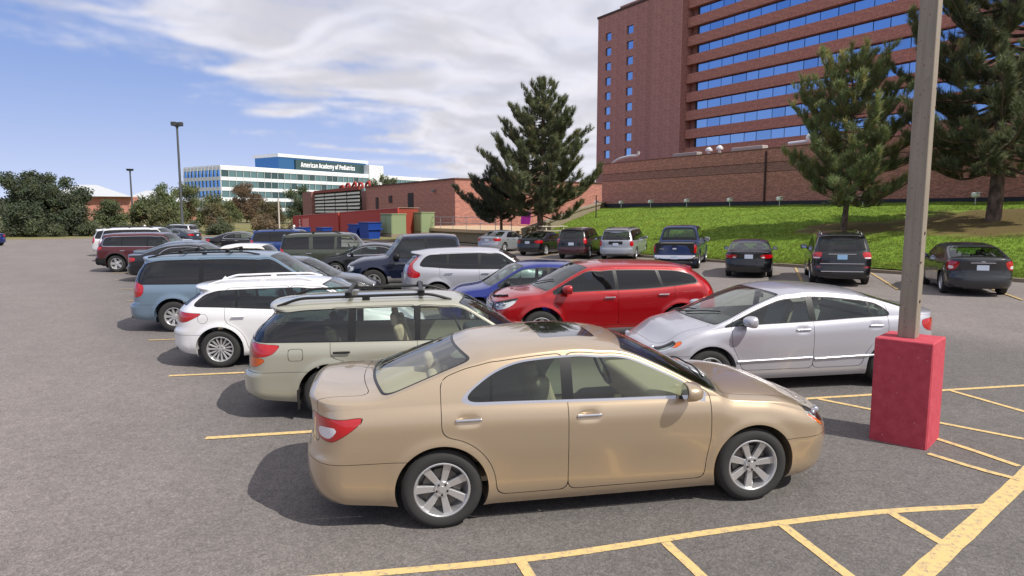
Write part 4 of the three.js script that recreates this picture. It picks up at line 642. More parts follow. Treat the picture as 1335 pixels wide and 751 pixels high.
function makeCar(o) {
  const car = new THREE.Group(), S = bodySpec(o), Q = o.q || QM, fine = Q === QF, L = o.L, X = s => S.xf - s;
  if (o.dents) S.dents = o.dents.map(d => [X(d[0]), ...d.slice(1)]);
  const handles = o.handles || [];
  const body = paint(...(Array.isArray(o.color) ? o.color : [o.color]));
  const G = shell(S, Q), P = G.P, gap = Q === QL ? 0.002 : 0.003;
  let soup = G.soup, a;
  const put = (name, sp, mat, sides, parent = car, off = 0, label) => sp.length ? part(name, soupGeo(sp, sides, off), mat, parent, label) : null;
  const pair = (name, sp, mat, parents, off = 0) => [put(name, sp, mat, 1, parents ? parents[0] : car, off), put(name, sp, mat, 2, parents ? parents[1] : car, off)];
  const near = (fn, ok) => { let b = 1e9, r = null; for (let k = 0; k < P.length; k += NA) { const v = P.subarray(k, k + NA); if (!ok(v)) continue; const d = fn(v); if (d < b) { b = d; r = v; } } return r; };
  const onSide = (x, y) => near(v => Math.hypot(v[0] - x, v[1] - y), v => v[5] > 0.25 && v[6] <= 2);
  const onRear = (z, y) => near(v => Math.hypot(v[2] - Math.abs(z), v[1] - y), v => v[3] < -0.3 && v[6] <= 2.0);
  const onFront = (z, y) => near(v => Math.hypot(v[2] - Math.abs(z), v[1] - y), v => v[3] > 0.3 && v[6] <= 2.0);
  const onTop = (x, z) => near(v => Math.hypot(v[0] - x, v[2] - Math.abs(z)), v => v[4] > 0.2 && v[6] >= 1.9);
  // shapes in signed distances
  const arch = k => v => v[6] > 1.4 ? 1 : Math.hypot(v[0] - S.axles[k], v[1] - S.R) - S.ra;
  const W = o.win, mt = W.mt ?? 0.03, mb = W.mb ?? 0.012;
  const rearLine = half([X(W.rear[0][0]), W.rear[0][1]], [X(W.rear[1][0]), W.rear[1][1]]);
  const dlo = v => { const h = v[10]; if (v[6] < 0.9 || v[6] > 2.1) return 0.3; let d = smax(mt - (2 - v[6]) * h, mb - (v[6] - 1) * h, 0.05); d = smax(d, v[0] - X(W.front), 0.03); return smax(d, -rearLine(v[0], v[1]), W.round ?? 0.07); };
  const bounds = [1e3, ...W.pillars.map(p => half([X(p[0]), 0.9], [X(p[1]), 1.4])), -1e3];   // front to rear; positive = in front of the pillar centre
  const pane = k => v => {
    let d = -0.5;
    if (k > 0) d = smax(d, bounds[k](v[0], v[1]) + W.pillars[k - 1][2] / 2, 0.03);
    if (k < W.pillars.length) d = smax(d, -bounds[k + 1](v[0], v[1]) + W.pillars[k][2] / 2, 0.03);
    return d;
  };
  const shieldF = v => v[6] < 2 || v[0] < X(L * 0.62) ? 0.5 : (() => { const q = 1 - Math.pow(v[2] / (v[7] || 1), 2), k = S.kF * q; return smax(smax(v[2] - v[7] + (W.aw ?? 0.05), (v[0] - (X(o.sc + 0.07) + k)) * 0.8, 0.06), (X(o.st - 0.02) + k * 0.8 - v[0]) * 0.8, 0.06); })();
  const shieldR = v => v[6] < 2 || v[0] > X(L * 0.5) ? 0.5 : (() => { const q = 1 - Math.pow(v[2] / (v[7] || 1), 2), k = S.kR * q; return smax(smax(v[2] - v[7] + (o.rw ?? 0.07), ((X(o.bb - 0.05) - k) - v[0]) * 0.8, 0.1), (v[0] - (X(o.bt + 0.03) - k)) * 0.8, 0.1); })();
  const backLight = o.back ? v => v[0] > X(L * 0.6) || v[6] > 2.05 || v[6] < 0.8 ? 0.4 : smax(smax(v[2] - lerp(o.back[0], o.back[1], clamp(v[6] - 1, 0, 1)), o.back[2] - (2 - v[6]) * v[10], 0.06), o.back[3] - (v[6] - 1) * v[10], 0.06) : null;
  const allGlass = v => { let d = Math.min(dlo(v), shieldF(v)); if (o.bb) d = Math.min(d, shieldR(v)); if (backLight) d = Math.min(d, backLight(v)); return d; };
  // 1 wheel arches
  for (const k of [0, 1]) [a, soup] = carve(soup, arch(k));
  // 2 glass
  const glass = W.glass, trimM = W.trim === 'chrome' ? M.chrome : M.trim;
  let inDlo, ring;
  [inDlo, soup] = carve(soup, v => dlo(v) - (W.tw ?? 0.016));
  [inDlo, ring] = carve(inDlo, dlo);
  pair('window_trim', ring, trimM);
  for (let k = 0; k <= W.pillars.length; k++) { let g; [g, inDlo] = carve(inDlo, pane(k)); pair('side_window', g, glass[Math.min(k, glass.length - 1)], null, -0.004); }
  for (let k = 0; k < W.pillars.length; k++) { let g; [g, inDlo] = carve(inDlo, v => Math.abs(bounds[k + 1](v[0], v[1])) - W.pillars[k][2] / 2 - 0.04); pair('window_pillar', g, W.pillarPaint ? body : M.trim); }
  let ws; [ws, soup] = carve(soup, v => shieldF(v) - 0.018); [ws, ring] = carve(ws, shieldF); put('windshield', ws, W.shield || M.green, 3); put('windshield_seal', ring, M.trim, 3);
  if (o.bb) { [ws, soup] = carve(soup, v => shieldR(v) - 0.02); [ws, ring] = carve(ws, shieldR); put('rear_window', ws, o.rearGlass || M.green, 3); put('rear_window_seal', ring, M.trim, 3); }
  if (o.sunroof) { const [s0, s1, zz] = o.sunroof; [ws, soup] = carve(soup, v => v[6] < 2.1 ? 0.5 : smax(v[2] - zz, Math.abs(v[0] - X((s0 + s1) / 2)) - (s1 - s0) / 2, 0.05), gap); put('sunroof', ws, M.blackGlass, 3, car, -0.003); }
  // 3 lamps
  const lensCuts = [];
  for (const l of o.lamps || []) {                                     // [name, 'r' | 'f', polygon in (arc, y), material, lens?]
    const sd = sdPoly(l.soft === 0 ? l.poly : soften(l.poly, 2)), q = l.end === 'r' ? 8 : 9;
    [a, soup] = carve(soup, v => v[6] > 2.3 ? 0.5 : sd(v[q], v[1]), Q === QL ? 0 : 0.002);
    if (l.lens) {
      lensCuts.push(v => v[6] > 2.3 ? 0.5 : sd(v[q], v[1]) - 0.02);
      const both = pair(l.name, a, M.lens); pair('reflector', a, M.reflector, both, -0.05);
      for (const sg of [1, -1]) for (const [ar, yy, r] of l.bulbs || []) { const v = near(v => Math.hypot(v[q] - ar, v[1] - yy), v => v[6] < 2.3); const b = part('projector', new THREE.SphereGeometry(r, 14, 10), M.chrome, both[sg === 1 ? 0 : 1]); b.position.set(v[0] - 0.04 * v[3], v[1], sg * (v[2] - 0.045 * v[5])); }
    } else {
      let inner = [];
      if (l.inner) { const si = sdPoly(soften(l.inner[0], 2)); [inner, a] = carve(a, v => si(v[q], v[1])); }
      const both = pair(l.name, a, l.mat); if (inner.length) pair('lamp_lens', inner, l.inner[1], both);
    }
  }
  // 4 pieces of another material on the ends and sides
  for (const r of o.regions || []) { [a, soup] = carve(soup, v => r.f(v, X), r.gap ?? gap); if (r.sides === 3) put(r.name, a, r.mat || body, 3, car, r.off || 0, r.label); else pair(r.name, a, r.mat || body, null, r.off || 0); }
  const lo = S.bottom.reduce((m, p) => Math.max(m, p[1]), 0) * 0.5 + 0.20, tops = [[0.36, o.hn - 0.31, o.hn - 0.17], [0.46, lo, lo + 0.13]];
  tops.forEach(([zz, y0, y1], i) => { if (i === 0 && (o.regions || []).some(r => r.name === 'grille')) return; [a, soup] = carve(soup, v => v[3] < 0.2 || v[0] < S.xf - 0.6 || v[6] > 2.2 ? 0.5 : smax(smax(v[2] - zz, y0 - v[1], 0.05), v[1] - y1, 0.05)); put(i ? 'lower_intake' : 'grille', a, M.black, 3, car, -0.012); });
  if (backLight) { [ws, soup] = carve(soup, v => backLight(v) - 0.02); [ws, ring] = carve(ws, backLight); put('rear_window', ws, o.rearGlass || M.privacy, 3, car, -0.003); put('rear_window_seal', ring, M.trim, 3); }
  // 5 doors, bonnet, boot or tailgate, bumpers
  const ys = o.ysill ?? 0.33, doorMesh = [];
  for (const [sF, sR] of o.doors) {
    const f = v => v[6] > 2 ? 0.4 : smax(smax(smax(v[0] - (X(sF) + (o.doorLean ?? 0) * (v[1] - 0.9)), X(sR) - v[0], 0.08), Math.max(ys - v[1], 0.012 - (2 - v[6]) * v[10] - (v[10] < 0.06 ? 1 : 0) * 0), 0.08), S.ra + 0.065 - Math.min(Math.hypot(v[0] - S.axles[0], v[1] - S.R), Math.hypot(v[0] - S.axles[1], v[1] - S.R)), 0.1);
    [a, soup] = carve(soup, f, gap); doorMesh.push(pair(doorMesh.length ? 'rear_door' : 'front_door', a, body));
  }
  const hz = o.hoodZ ?? 0.1;
  [a, soup] = carve(soup, v => v[6] < 1.9 || v[0] < 0 ? 0.5 : smax(smax(v[2] - v[7] + hz, X(o.sc + 0.02) + S.kF * (1 - Math.pow(v[2] / (v[7] || 1), 2)) - v[0], 0.05), v[0] - X(o.hoodF ?? 0.2) , 0.2), gap); put('hood', a, body, 3);
  if (o.bb) { const tz = o.trunkZ ?? 0.62, ty = o.trunkY ?? 0.66; [a, soup] = carve(soup, v => v[0] > 0 ? 0.5 : smax(smax(v[2] - tz + (v[6] > 1 ? 0 : 0.0), v[0] - (X(o.bb + 0.05) - S.kR * (1 - Math.pow(v[2] / (v[7] || 1), 2))), 0.12), ty - v[1], 0.05), gap); put('trunk_lid', a, body, 3); }
  if (o.gate) { const [gz, gy, gm] = o.gate; [a, soup] = carve(soup, v => v[0] > X(L * 0.7) || v[6] > 2.05 ? 0.5 : smax(smax(v[2] - gz, gy - v[1], 0.08), gm - (2 - v[6]) * Math.max(v[10], 0.01), 0.08), gap); put('tailgate', a, body, 3); }
  const by = o.bumperY ?? 0.60, fy = o.fbumperY ?? 0.56;
  [a, soup] = carve(soup, v => Math.max(v[1] - by, v[0] - (S.axles[1] - 0.15)), gap * 0.8); put('rear_bumper', a, o.bumperMat || body, 3);
  [a, soup] = carve(soup, v => Math.max(v[1] - fy, (S.axles[0] + 0.15) - v[0]), gap * 0.8); put('front_bumper', a, o.bumperMat || body, 3);
  if (o.sillMat) { [a, soup] = carve(soup, v => v[1] - o.sillY); pair('rocker_panel', a, o.sillMat); }
  put('body', soup, body, 3);
  // arch lips and wheel houses
  for (const k of [0, 1]) {
    const lip = [], idx = []; const n = 40;
    const a0 = Math.asin(clamp((0.2 - S.R) / S.ra, -1, 1)), a1 = Math.PI - a0; let prev = null;
    for (let i = 0; i <= n; i++) {
      const t = lerp(a0, a1, i / n), x = S.axles[k] + S.ra * Math.cos(t), y = S.R + S.ra * Math.sin(t), v = onSide(x, y);
      lip.push([x, y, v[2]]);
    }
    for (let i = 2; i < n - 1; i++) lip[i][2] = (lip[i - 1][2] + lip[i][2] + lip[i + 1][2]) / 3;
    const mk = (rIn, zi, zo, sg) => { const pos = []; for (let i = 0; i < n; i++) { const A = lip[i], B = lip[i + 1]; const q = (p, dz) => [p[0], p[1], sg * (dz < 1 ? p[2] - dz : dz - 10)]; const [p0, p1, p2, p3] = [q(A, zi), q(B, zi), q(B, zo), q(A, zo)]; pos.push(...p0, ...p1, ...p2, ...p0, ...p2, ...p3); } const g = new THREE.BufferGeometry(); g.setAttribute('position', new THREE.Float32BufferAttribute(pos, 3)); g.computeVertexNormals(); g.setAttribute('uv', new THREE.Float32BufferAttribute(new Float32Array(pos.length / 3 * 2), 2)); return g; };
    for (const sg of [1, -1]) { part('wheel_arch_lip', mk(0, 0, 0.03, sg), o.archMat || body, car); part('wheel_house', mk(0, 0.03, 10.42, sg), body, car); }
    if (o.cladding) {                                                  // dark plastic arch cladding
      const sh = []; for (const sg of [1, -1]) { const pts = lip.slice(1, -1).map(p => new THREE.Vector3(p[0], p[1], sg * (p[2] + 0.004))); const g = new THREE.TubeGeometry(new THREE.CatmullRomCurve3(pts), 30, 0.028, 5); part('arch_cladding', g, M.rubber, car); }
    }
  }
  // underside and lining
  const wEnd = o.W / 2 - 0.46;
  part('underbody', merge([box(L - 0.5, 0.16, wEnd * 2, 0, S.R * 0.5 + 0.14, 0), box(o.wb - 2 * S.ra - 0.04, 0.12, o.W - 0.22, (S.axles[0] + S.axles[1]) / 2, 0.27, 0), box(S.axles[1] - S.ra - S.xr - 0.16, 0.10, o.W - 0.5, (S.axles[1] - S.ra + S.xr + 0.1) / 2, 0.36, 0), box(S.xf - S.axles[0] - S.ra - 0.3, 0.10, o.W - 0.6, (S.xf + S.axles[0] + S.ra - 0.26) / 2, 0.34, 0)]), M.dark, car);
  if (Q !== QL || o.lined) {
    const c = shell(S, { dx: 0.09, nl: 10, nu: 8, nt: 10, nw: 8 }); let ls = c.soup;
    [a, ls] = carve(ls, v => Math.max(-0.5 + v[6], 0.13 - v[1] + S.R * 0 + (v[1] > 0.55 ? -1 : 0)));   // open below
    for (const k of [0, 1]) [a, ls] = carve(ls, v => arch(k)(v) - 0.03);
    [a, ls] = carve(ls, v => allGlass(v) - 0.006);
    for (const f of lensCuts) [a, ls] = carve(ls, f);
    put('interior_lining', ls, o.lining || M.linerDark, 3, car, -0.03);
  }
  // cabin
  if (o.seats) {
    const sm = o.seatMat || M.seatDark, sx = X(o.seats[0]), rx = X(o.seats[1]);
    const seat = (x, z, w) => merge([rbox(0.50, 0.16, w, x + 0.05, 0.52, z, 0.05), rbox(0.14, 0.62, w, 0, 0, 0, 0.05).rotateZ(0.32).translate(x - 0.28, 0.86, z), rbox(0.09, 0.17, 0.24, 0, 0, 0, 0.04).rotateZ(0.2).translate(x - 0.42, 1.20, z)]);
    part('seat', seat(sx, 0.36, 0.5), sm, car); part('seat', seat(sx, -0.36, 0.5), sm, car);
    part('rear_seat', merge([rbox(0.48, 0.16, 1.25, rx + 0.05, 0.52, 0, 0.05), rbox(0.14, 0.58, 1.25, 0, 0, 0, 0.05).rotateZ(0.35).translate(rx - 0.27, 0.84, 0), ...[-0.38, 0.38].map(z => rbox(0.09, 0.15, 0.24, 0, 0, 0, 0.04).rotateZ(0.25).translate(rx - 0.40, 1.15, z))]), sm, car);
    part('dashboard', merge([rbox(0.5, 0.26, 1.36, X(o.sc + 0.38), o.yc - 0.14, 0, 0.08)]), o.dashMat || M.seatDark, car);
    part('cabin_floor', merge([box(o.wb - 2 * S.ra + 0.4, 0.04, o.W - 0.3, (S.axles[0] + S.axles[1]) / 2, 0.36, 0), ...(o.bb ? [box(0.75, 0.03, 1.2, X(o.bb - 0.25), o.yd - 0.1, 0)] : [box(1.0, 0.03, 1.2, X(L - 0.75), 0.72, 0)])]), o.dashMat || M.seatDark, car);
    const st = new THREE.TorusGeometry(0.18, 0.016, 8, 24); st.rotateY(Math.PI / 2).rotateZ(0.4).translate(X(o.sc + 0.72), o.yc - 0.02, -0.37); part('steering_wheel', st, M.black, car);
    part('rear_view_mirror', rbox(0.03, 0.07, 0.22, X(o.st + 0.02), o.H - 0.17, 0, 0.02), M.black, car);
  }
  // wheels
  const wo = { R: o.R, w: o.tw || 0.215, rim: o.rim || o.R * 0.66, n: 5, w0: 0.03, w1: 0.03, style: 'one', fine, ...o.wheel };
  const tw = wo.w / 2 + 0.012; let wi = 0;
  for (const k of [0, 1]) for (const sg of [1, -1]) addWheel(car, wo, S.axles[k], o.R, sg * (onSide(S.axles[k], S.R + S.ra + 0.02)[2] - tw - (o.wheelIn ?? 0.012)), sg === 1, 0.35 + 0.6 * wi++, o.rimMat || M.alloy);
  // mirrors, handles, plates and the rest
  if (o.mirror) {
    const [s, y, sc] = o.mirror, v = onSide(X(s), y);
    for (const sg of [1, -1]) {
      const g = new THREE.SphereGeometry(0.1, fine ? 22 : 12, fine ? 16 : 8); const p = g.attributes.position;
      for (let i = 0; i < p.count; i++) { let x = p.getX(i) / 0.1, yy = p.getY(i) / 0.1, z = p.getZ(i) / 0.1; if (x < -0.25) x = -0.25 + (x + 0.25) * 0.12; const q = Math.sign(yy) * Math.pow(Math.abs(yy), 0.75), q2 = Math.sign(z) * Math.pow(Math.abs(z), 0.75); p.setXYZ(i, x * 0.115, q * (0.078 - 0.012 * z), q2 * 0.115); }
      g.computeVertexNormals(); const m = part('side_mirror', g, o.mirrorMat || body, car); m.position.set(X(s), y + 0.075, sg * (v[2] + 0.13)); m.scale.setScalar(sc || 1); m.rotation.y = sg * -0.12;
      const gl = part('mirror_glass', new THREE.CircleGeometry(0.09, 20).scale(1, 0.72, 1).rotateY(-Math.PI / 2).translate(-0.0395, 0, 0), M.chrome, m);
      part('mirror_stalk', rbox(0.07, 0.045, 0.14, 0.01, -0.055, -sg * 0.09, 0.02), o.stalkMat || M.trim, m);
    }
  }
  handles.forEach(([s, y, mat], i) => {
    const v = onSide(X(s), y);
    for (const sg of [1, -1]) {
      const di = doorMesh.findIndex(([m], k) => s > o.doors[k][0] && s < o.doors[k][1]);
      const par = di >= 0 && doorMesh[di][sg === 1 ? 0 : 1] || car;
      const c = new THREE.CapsuleGeometry(0.0135, 0.19, 4, 10).rotateZ(Math.PI / 2).scale(1, 1.1, 0.85); part('door_handle', c, mat || M.chrome, par).position.set(X(s), y, sg * (v[2] + (o.handleOut ?? 0.03)));
    }
  });
  if (o.plateR) { const [y, mat] = o.plateR, v = onRear(0.1, y); const p = part('license_plate', rbox(0.012, 0.155, 0.305, v[0] - 0.012, y, 0, 0.006), mat || M.plate, car); p.rotation.z = 0; }
  if (o.exhaust) for (const z of o.exhaust) part('exhaust_pipe', new THREE.CylinderGeometry(0.032, 0.032, 0.22, 14, 1, true).rotateZ(Math.PI / 2).translate(S.xr + 0.14, 0.28, z), M.chrome, car);
  if (o.wipers) for (const [s0, z0, s1, z1] of o.wipers) { const A = onTop(X(s0), z0), B = onTop(X(s1), z1), C = onTop(X((s0 + s1) / 2), (z0 + z1) / 2); part('wiper', tube([[A[0], A[1] + 0.02, z0], [C[0], C[1] + 0.028, (z0 + z1) / 2], [B[0], B[1] + 0.02, z1]], 0.009, 5), M.black, car); }
  if (o.rails) {                                                       // roof rails with feet
    const [s0, s1, z, hh, rm] = o.rails;
    for (const sg of [1, -1]) { const pts = [], feet = []; for (let i = 0; i <= 8; i++) { const s = lerp(s0, s1, i / 8), v = onTop(X(s), z); const e = i === 0 || i === 8; pts.push([X(s), v[1] + (e ? 0.0 : hh), sg * z]); if (i === 4) feet.push(rbox(0.10, hh + 0.01, 0.035, X(s), v[1] + hh / 2, sg * z, 0.012)); } part('roof_rail', merge([tube(pts, 0.019, 8), ...feet]), rm || M.black, car); }
  }
  if (o.bars) for (const s of o.bars) { const z = o.rails[2], v = onTop(X(s), z), y = v[1] + o.rails[3]; part('roof_rack_bar', merge([rbox(0.06, 0.028, z * 2 + 0.12, X(s), y + 0.055, 0, 0.012), ...[-1, 1].map(q => rbox(0.09, 0.085, 0.07, X(s), y + 0.02, q * z, 0.02))]), M.black, car); }
  if (o.antenna) { const [s, z] = o.antenna, v = onTop(X(s), Math.abs(z)); const c = new THREE.ConeGeometry(0.03, 0.07, 10).scale(2.2, 1, 0.6).translate(X(s), v[1] + 0.03, z); part('roof_antenna', c, body, car); }
  car.userData.tools = { S, X, onSide, onRear, onFront, onTop, body };
  return car;
}
// puts a finished car on the ground: local point (lx, lz) of the car comes to (x, d), heading psi from +x towards +d
function park(car, name, label, category, lx, lz, x, d, deg, group) {
  const ps = deg * Math.PI / 180, c = Math.cos(ps), s = Math.sin(ps), S = car.userData.tools.S;
  const k = car.scale.x, px = x - k * (lx * c + lz * s), pd = d - k * (lx * s - lz * c);
  const gy = (l, q) => { l *= k; q *= k; const X = px + l * c + q * s, D = pd + l * s - q * c; return new THREE.Vector3(X, lot(X, D) + 0.001, -D); };
  const f = gy(S.axles[0], 0), r = gy(S.axles[1], 0), R = gy((S.axles[0] + S.axles[1]) / 2, 0.8), Lf = gy((S.axles[0] + S.axles[1]) / 2, -0.8);
  const ex = f.clone().sub(r).normalize(), ez = R.clone().sub(Lf); ez.addScaledVector(ex, -ez.dot(ex)).normalize(); const ey = ez.clone().cross(ex);
  const m = new THREE.Matrix4().makeBasis(ex, ey, ez); car.quaternion.setFromRotationMatrix(m);
  const mid = (S.axles[0] + S.axles[1]) / 2; car.position.copy(f).add(r).multiplyScalar(0.5).addScaledVector(ex, -mid * k);
  car.name = numbered(name); car.userData = { label, category }; if (group) car.userData.group = group; scene.add(car); return car;
}
// ---------- the parked cars ----------
const CG = 'cars parked in the lot';
const sedan = o => { const L = o.L, H = o.H; return { W: 1.8, R: 0.325, rim: 0.215, fo: 0.92, wb: 2.72, hn: 0.72, sc: 1.2, yc: 0.96, st: 2.05, sp: 2.45, bt: L - 1.45, bb: L - 0.68, yd: 1.07, rd: 0.075,
  belt: [[0, 0.58], [0.5, 0.72], [1.1, 0.86], [1.5, 0.92], [2.4, 0.945], [L - 1.4, 0.975], [L - 0.6, 0.985], [L - 0.2, 0.975], [L, 0.91]], leanR: [[0.2, 0.10], [0.3, 0.03], [0.45, 0.0], [0.58, 0.01], [0.64, 0.04], [0.8, 0.06], [0.95, 0.045], [1.05, 0.03]],
  win: { front: 1.40, rear: [[L - 1.2, 0.95], [L - 1.75, 1.42]], pillars: [[2.6, 2.6, 0.09], [L - 1.5, L - 1.55, 0.02]], glass: [M.green, M.tint, M.tint], trim: 'chrome', mt: 0.05, round: 0.12 },
  doors: [[1.36, 2.6], [2.6, L - 1.15]], handles: [[2.44, 0.84], [L - 1.36, 0.86]], mirror: [1.6, 0.93, 0.9], wheel: { n: 5, w0: 0.03, w1: 0.04, style: 'twin' }, plateR: [0.82],
  lamps: [{ name: 'tail_light', end: 'r', poly: [[0.48, 0.95], [0.9, 0.95], [1.12, 0.93], [1.08, 0.80], [0.8, 0.76], [0.5, 0.78]], mat: M.red }, { name: 'headlight', end: 'f', poly: [[0.42, 0.58], [0.44, 0.67], [0.8, 0.74], [1.08, 0.79], [1.0, 0.69], [0.7, 0.58]], lens: true, bulbs: [[0.65, 0.65, 0.045]] }], ...o }; };
const wagon = o => { const L = o.L, H = o.H; return { W: 1.85, R: 0.35, rim: 0.23, fo: 0.9, wb: 2.65, hn: 0.86, sc: 1.15, yc: 1.08, st: 1.85, sp: 2.5, rd: 0.06, roofDrop: 0.10, tumble: 0.32, kR: 0, Lr: 0.32, nr: 3.2, tn: 3.4,
  belt: [[0, 0.7], [0.5, 0.86], [1.0, 0.99], [1.5, 1.04], [L - 1, 1.07], [L, 1.08]], leanR: [[0.25, 0.09], [0.4, 0.0], [0.6, 0.01], [0.7, 0.05], [1.0, 0.07], [1.2, 0.14], [H - 0.18, 0.28], [H - 0.10, 0.20], [H, 0.16]],
  leanF: [[0.25, 0.1], [0.35, 0.02], [0.55, 0], [0.75, 0.03], [0.95, 0.1], [1.1, 0.2]], fadeR: 1.1, bottom: [[0, 0.28], [0.5, 0.24], [L - 1, 0.26], [L, 0.34]],
  win: { front: 1.35, rear: [[L - 0.32, 1.05], [L - 0.5, H - 0.05]], pillars: [[2.45, 2.42, 0.10], [L - 1.25, L - 1.25, 0.09]], glass: [M.tint, M.privacy, M.privacy], trim: 'black', mt: 0.04, round: 0.1 },
  doors: [[1.3, 2.45], [2.45, L - 1.12]], handles: [[2.28, 0.94, null], [L - 1.32, 0.96, null]], ysill: 0.38, mirror: [1.55, 1.04, 1.05], wheel: { n: 5, w0: 0.035, w1: 0.045 }, plateR: [0.86], gate: [0.66, 0.72, 0.02], back: [0.72, 0.58, 0.07, 0.03], bumperY: 0.68, fbumperY: 0.62,
  lamps: [{ name: 'tail_light', end: 'r', poly: [[0.7, 1.16], [0.84, 1.2], [1.0, 1.08], [1.0, 0.8], [0.72, 0.78]], mat: M.red }, { name: 'headlight', end: 'f', poly: [[0.45, 0.68], [0.47, 0.82], [0.85, 0.88], [1.05, 0.88], [0.98, 0.74], [0.7, 0.68]], lens: true, bulbs: [[0.65, 0.76, 0.05]] }], ...o }; };
const truck = o => { const L = o.L, H = o.H, c = o.cab; return { W: 2.0, R: 0.395, rim: 0.235, fo: 0.95, hn: 1.0, sc: 1.42, yc: 1.22, st: 2.0, sp: c - 0.8, bt: c - 0.16, bb: c + 0.02, yd: 1.2, rd: 0.06, lip: -0.002, kR: 0, rw: 0.08, roofDrop: 0.11, tumble: 0.30, tn: 4, Lr: 0.16, nr: 4.5, Lf: 0.3, nf: 3.6, flare: 0.03, hoodDrop: 0.11, tw: 0.26, ra: 0.47,
  belt: [[0, 0.86], [0.6, 0.98], [1.2, 1.1], [1.8, 1.14], [c, 1.15], [c + 0.2, 1.13], [L, 1.13]], leanR: [[0.3, 0.05], [0.5, 0.0], [0.6, 0.02], [0.66, 0.07], [1.2, 0.09]], fadeR: 0.5, fadeF: 0.5, leanF: [[0.3, 0.06], [0.45, 0.0], [0.66, 0], [0.7, 0.05], [1.1, 0.09]], bottom: [[0, 0.38], [0.5, 0.36], [1.5, 0.36], [L - 1, 0.42], [L, 0.5]],
  win: { front: 1.6, rear: [[c - 0.14, 1.1], [c - 0.26, H]], pillars: [[2.75, 2.7, 0.09]], glass: [M.tint, M.privacy], trim: 'black', mt: 0.05, round: 0.08 }, doors: [[1.5, 2.75], [2.75, c - 0.06]], ysill: 0.5, handles: [[2.6, 1.02, M.black]], mirror: [1.75, 1.14, 1.35], mirrorMat: M.black,
  wheel: { n: 5, w0: 0.05, w1: 0.06 }, trunkY: 0.70, trunkZ: 0.76, plateR: [0.56], bumperY: 0.66, bumperMat: M.chrome, fbumperY: 0.66, rearGlass: M.tint,
  regions: [{ name: 'bed_opening', sides: 3, drop: true, f: (v, X) => v[6] < 2 ? 0.5 : Math.max(v[2] - v[7] + 0.07, v[0] - X(c + 0.16), X(L - 0.1) - v[0]) }, ...(o.regions2 || [])],
  lamps: [{ name: 'tail_light', soft: 0, end: 'r', poly: [[0.80, 1.12], [1.04, 1.12], [1.04, 0.76], [0.80, 0.76]], mat: M.red }, { name: 'headlight', end: 'f', poly: [[0.62, 0.74], [0.62, 0.98], [1.1, 0.98], [1.14, 0.74]], lens: true, bulbs: [[0.8, 0.86, 0.07]] }], ...o }; };
function bed(car, o) {              // the open box behind a cab
  const { X } = car.userData.tools, c = o.cab, l = o.L - c - 0.27, x = X((c + 0.17 + o.L - 0.11) / 2), w = o.W - 0.34;
  for (const m of [...car.children]) if (m.name === 'bed_opening') car.remove(m);
  part('truck_bed', merge([box(l, 0.04, w, x, 0.72, 0), box(l, 0.48, 0.03, x, 0.95, w / 2), box(l, 0.48, 0.03, x, 0.95, -w / 2), box(0.03, 0.48, w, x - l / 2, 0.95, 0), box(0.03, 0.48, w, x + l / 2, 0.95, 0)]), M.black, car);
}
const later = [];
function add(car, ...a) { shadow(car); return park(car, ...a); }

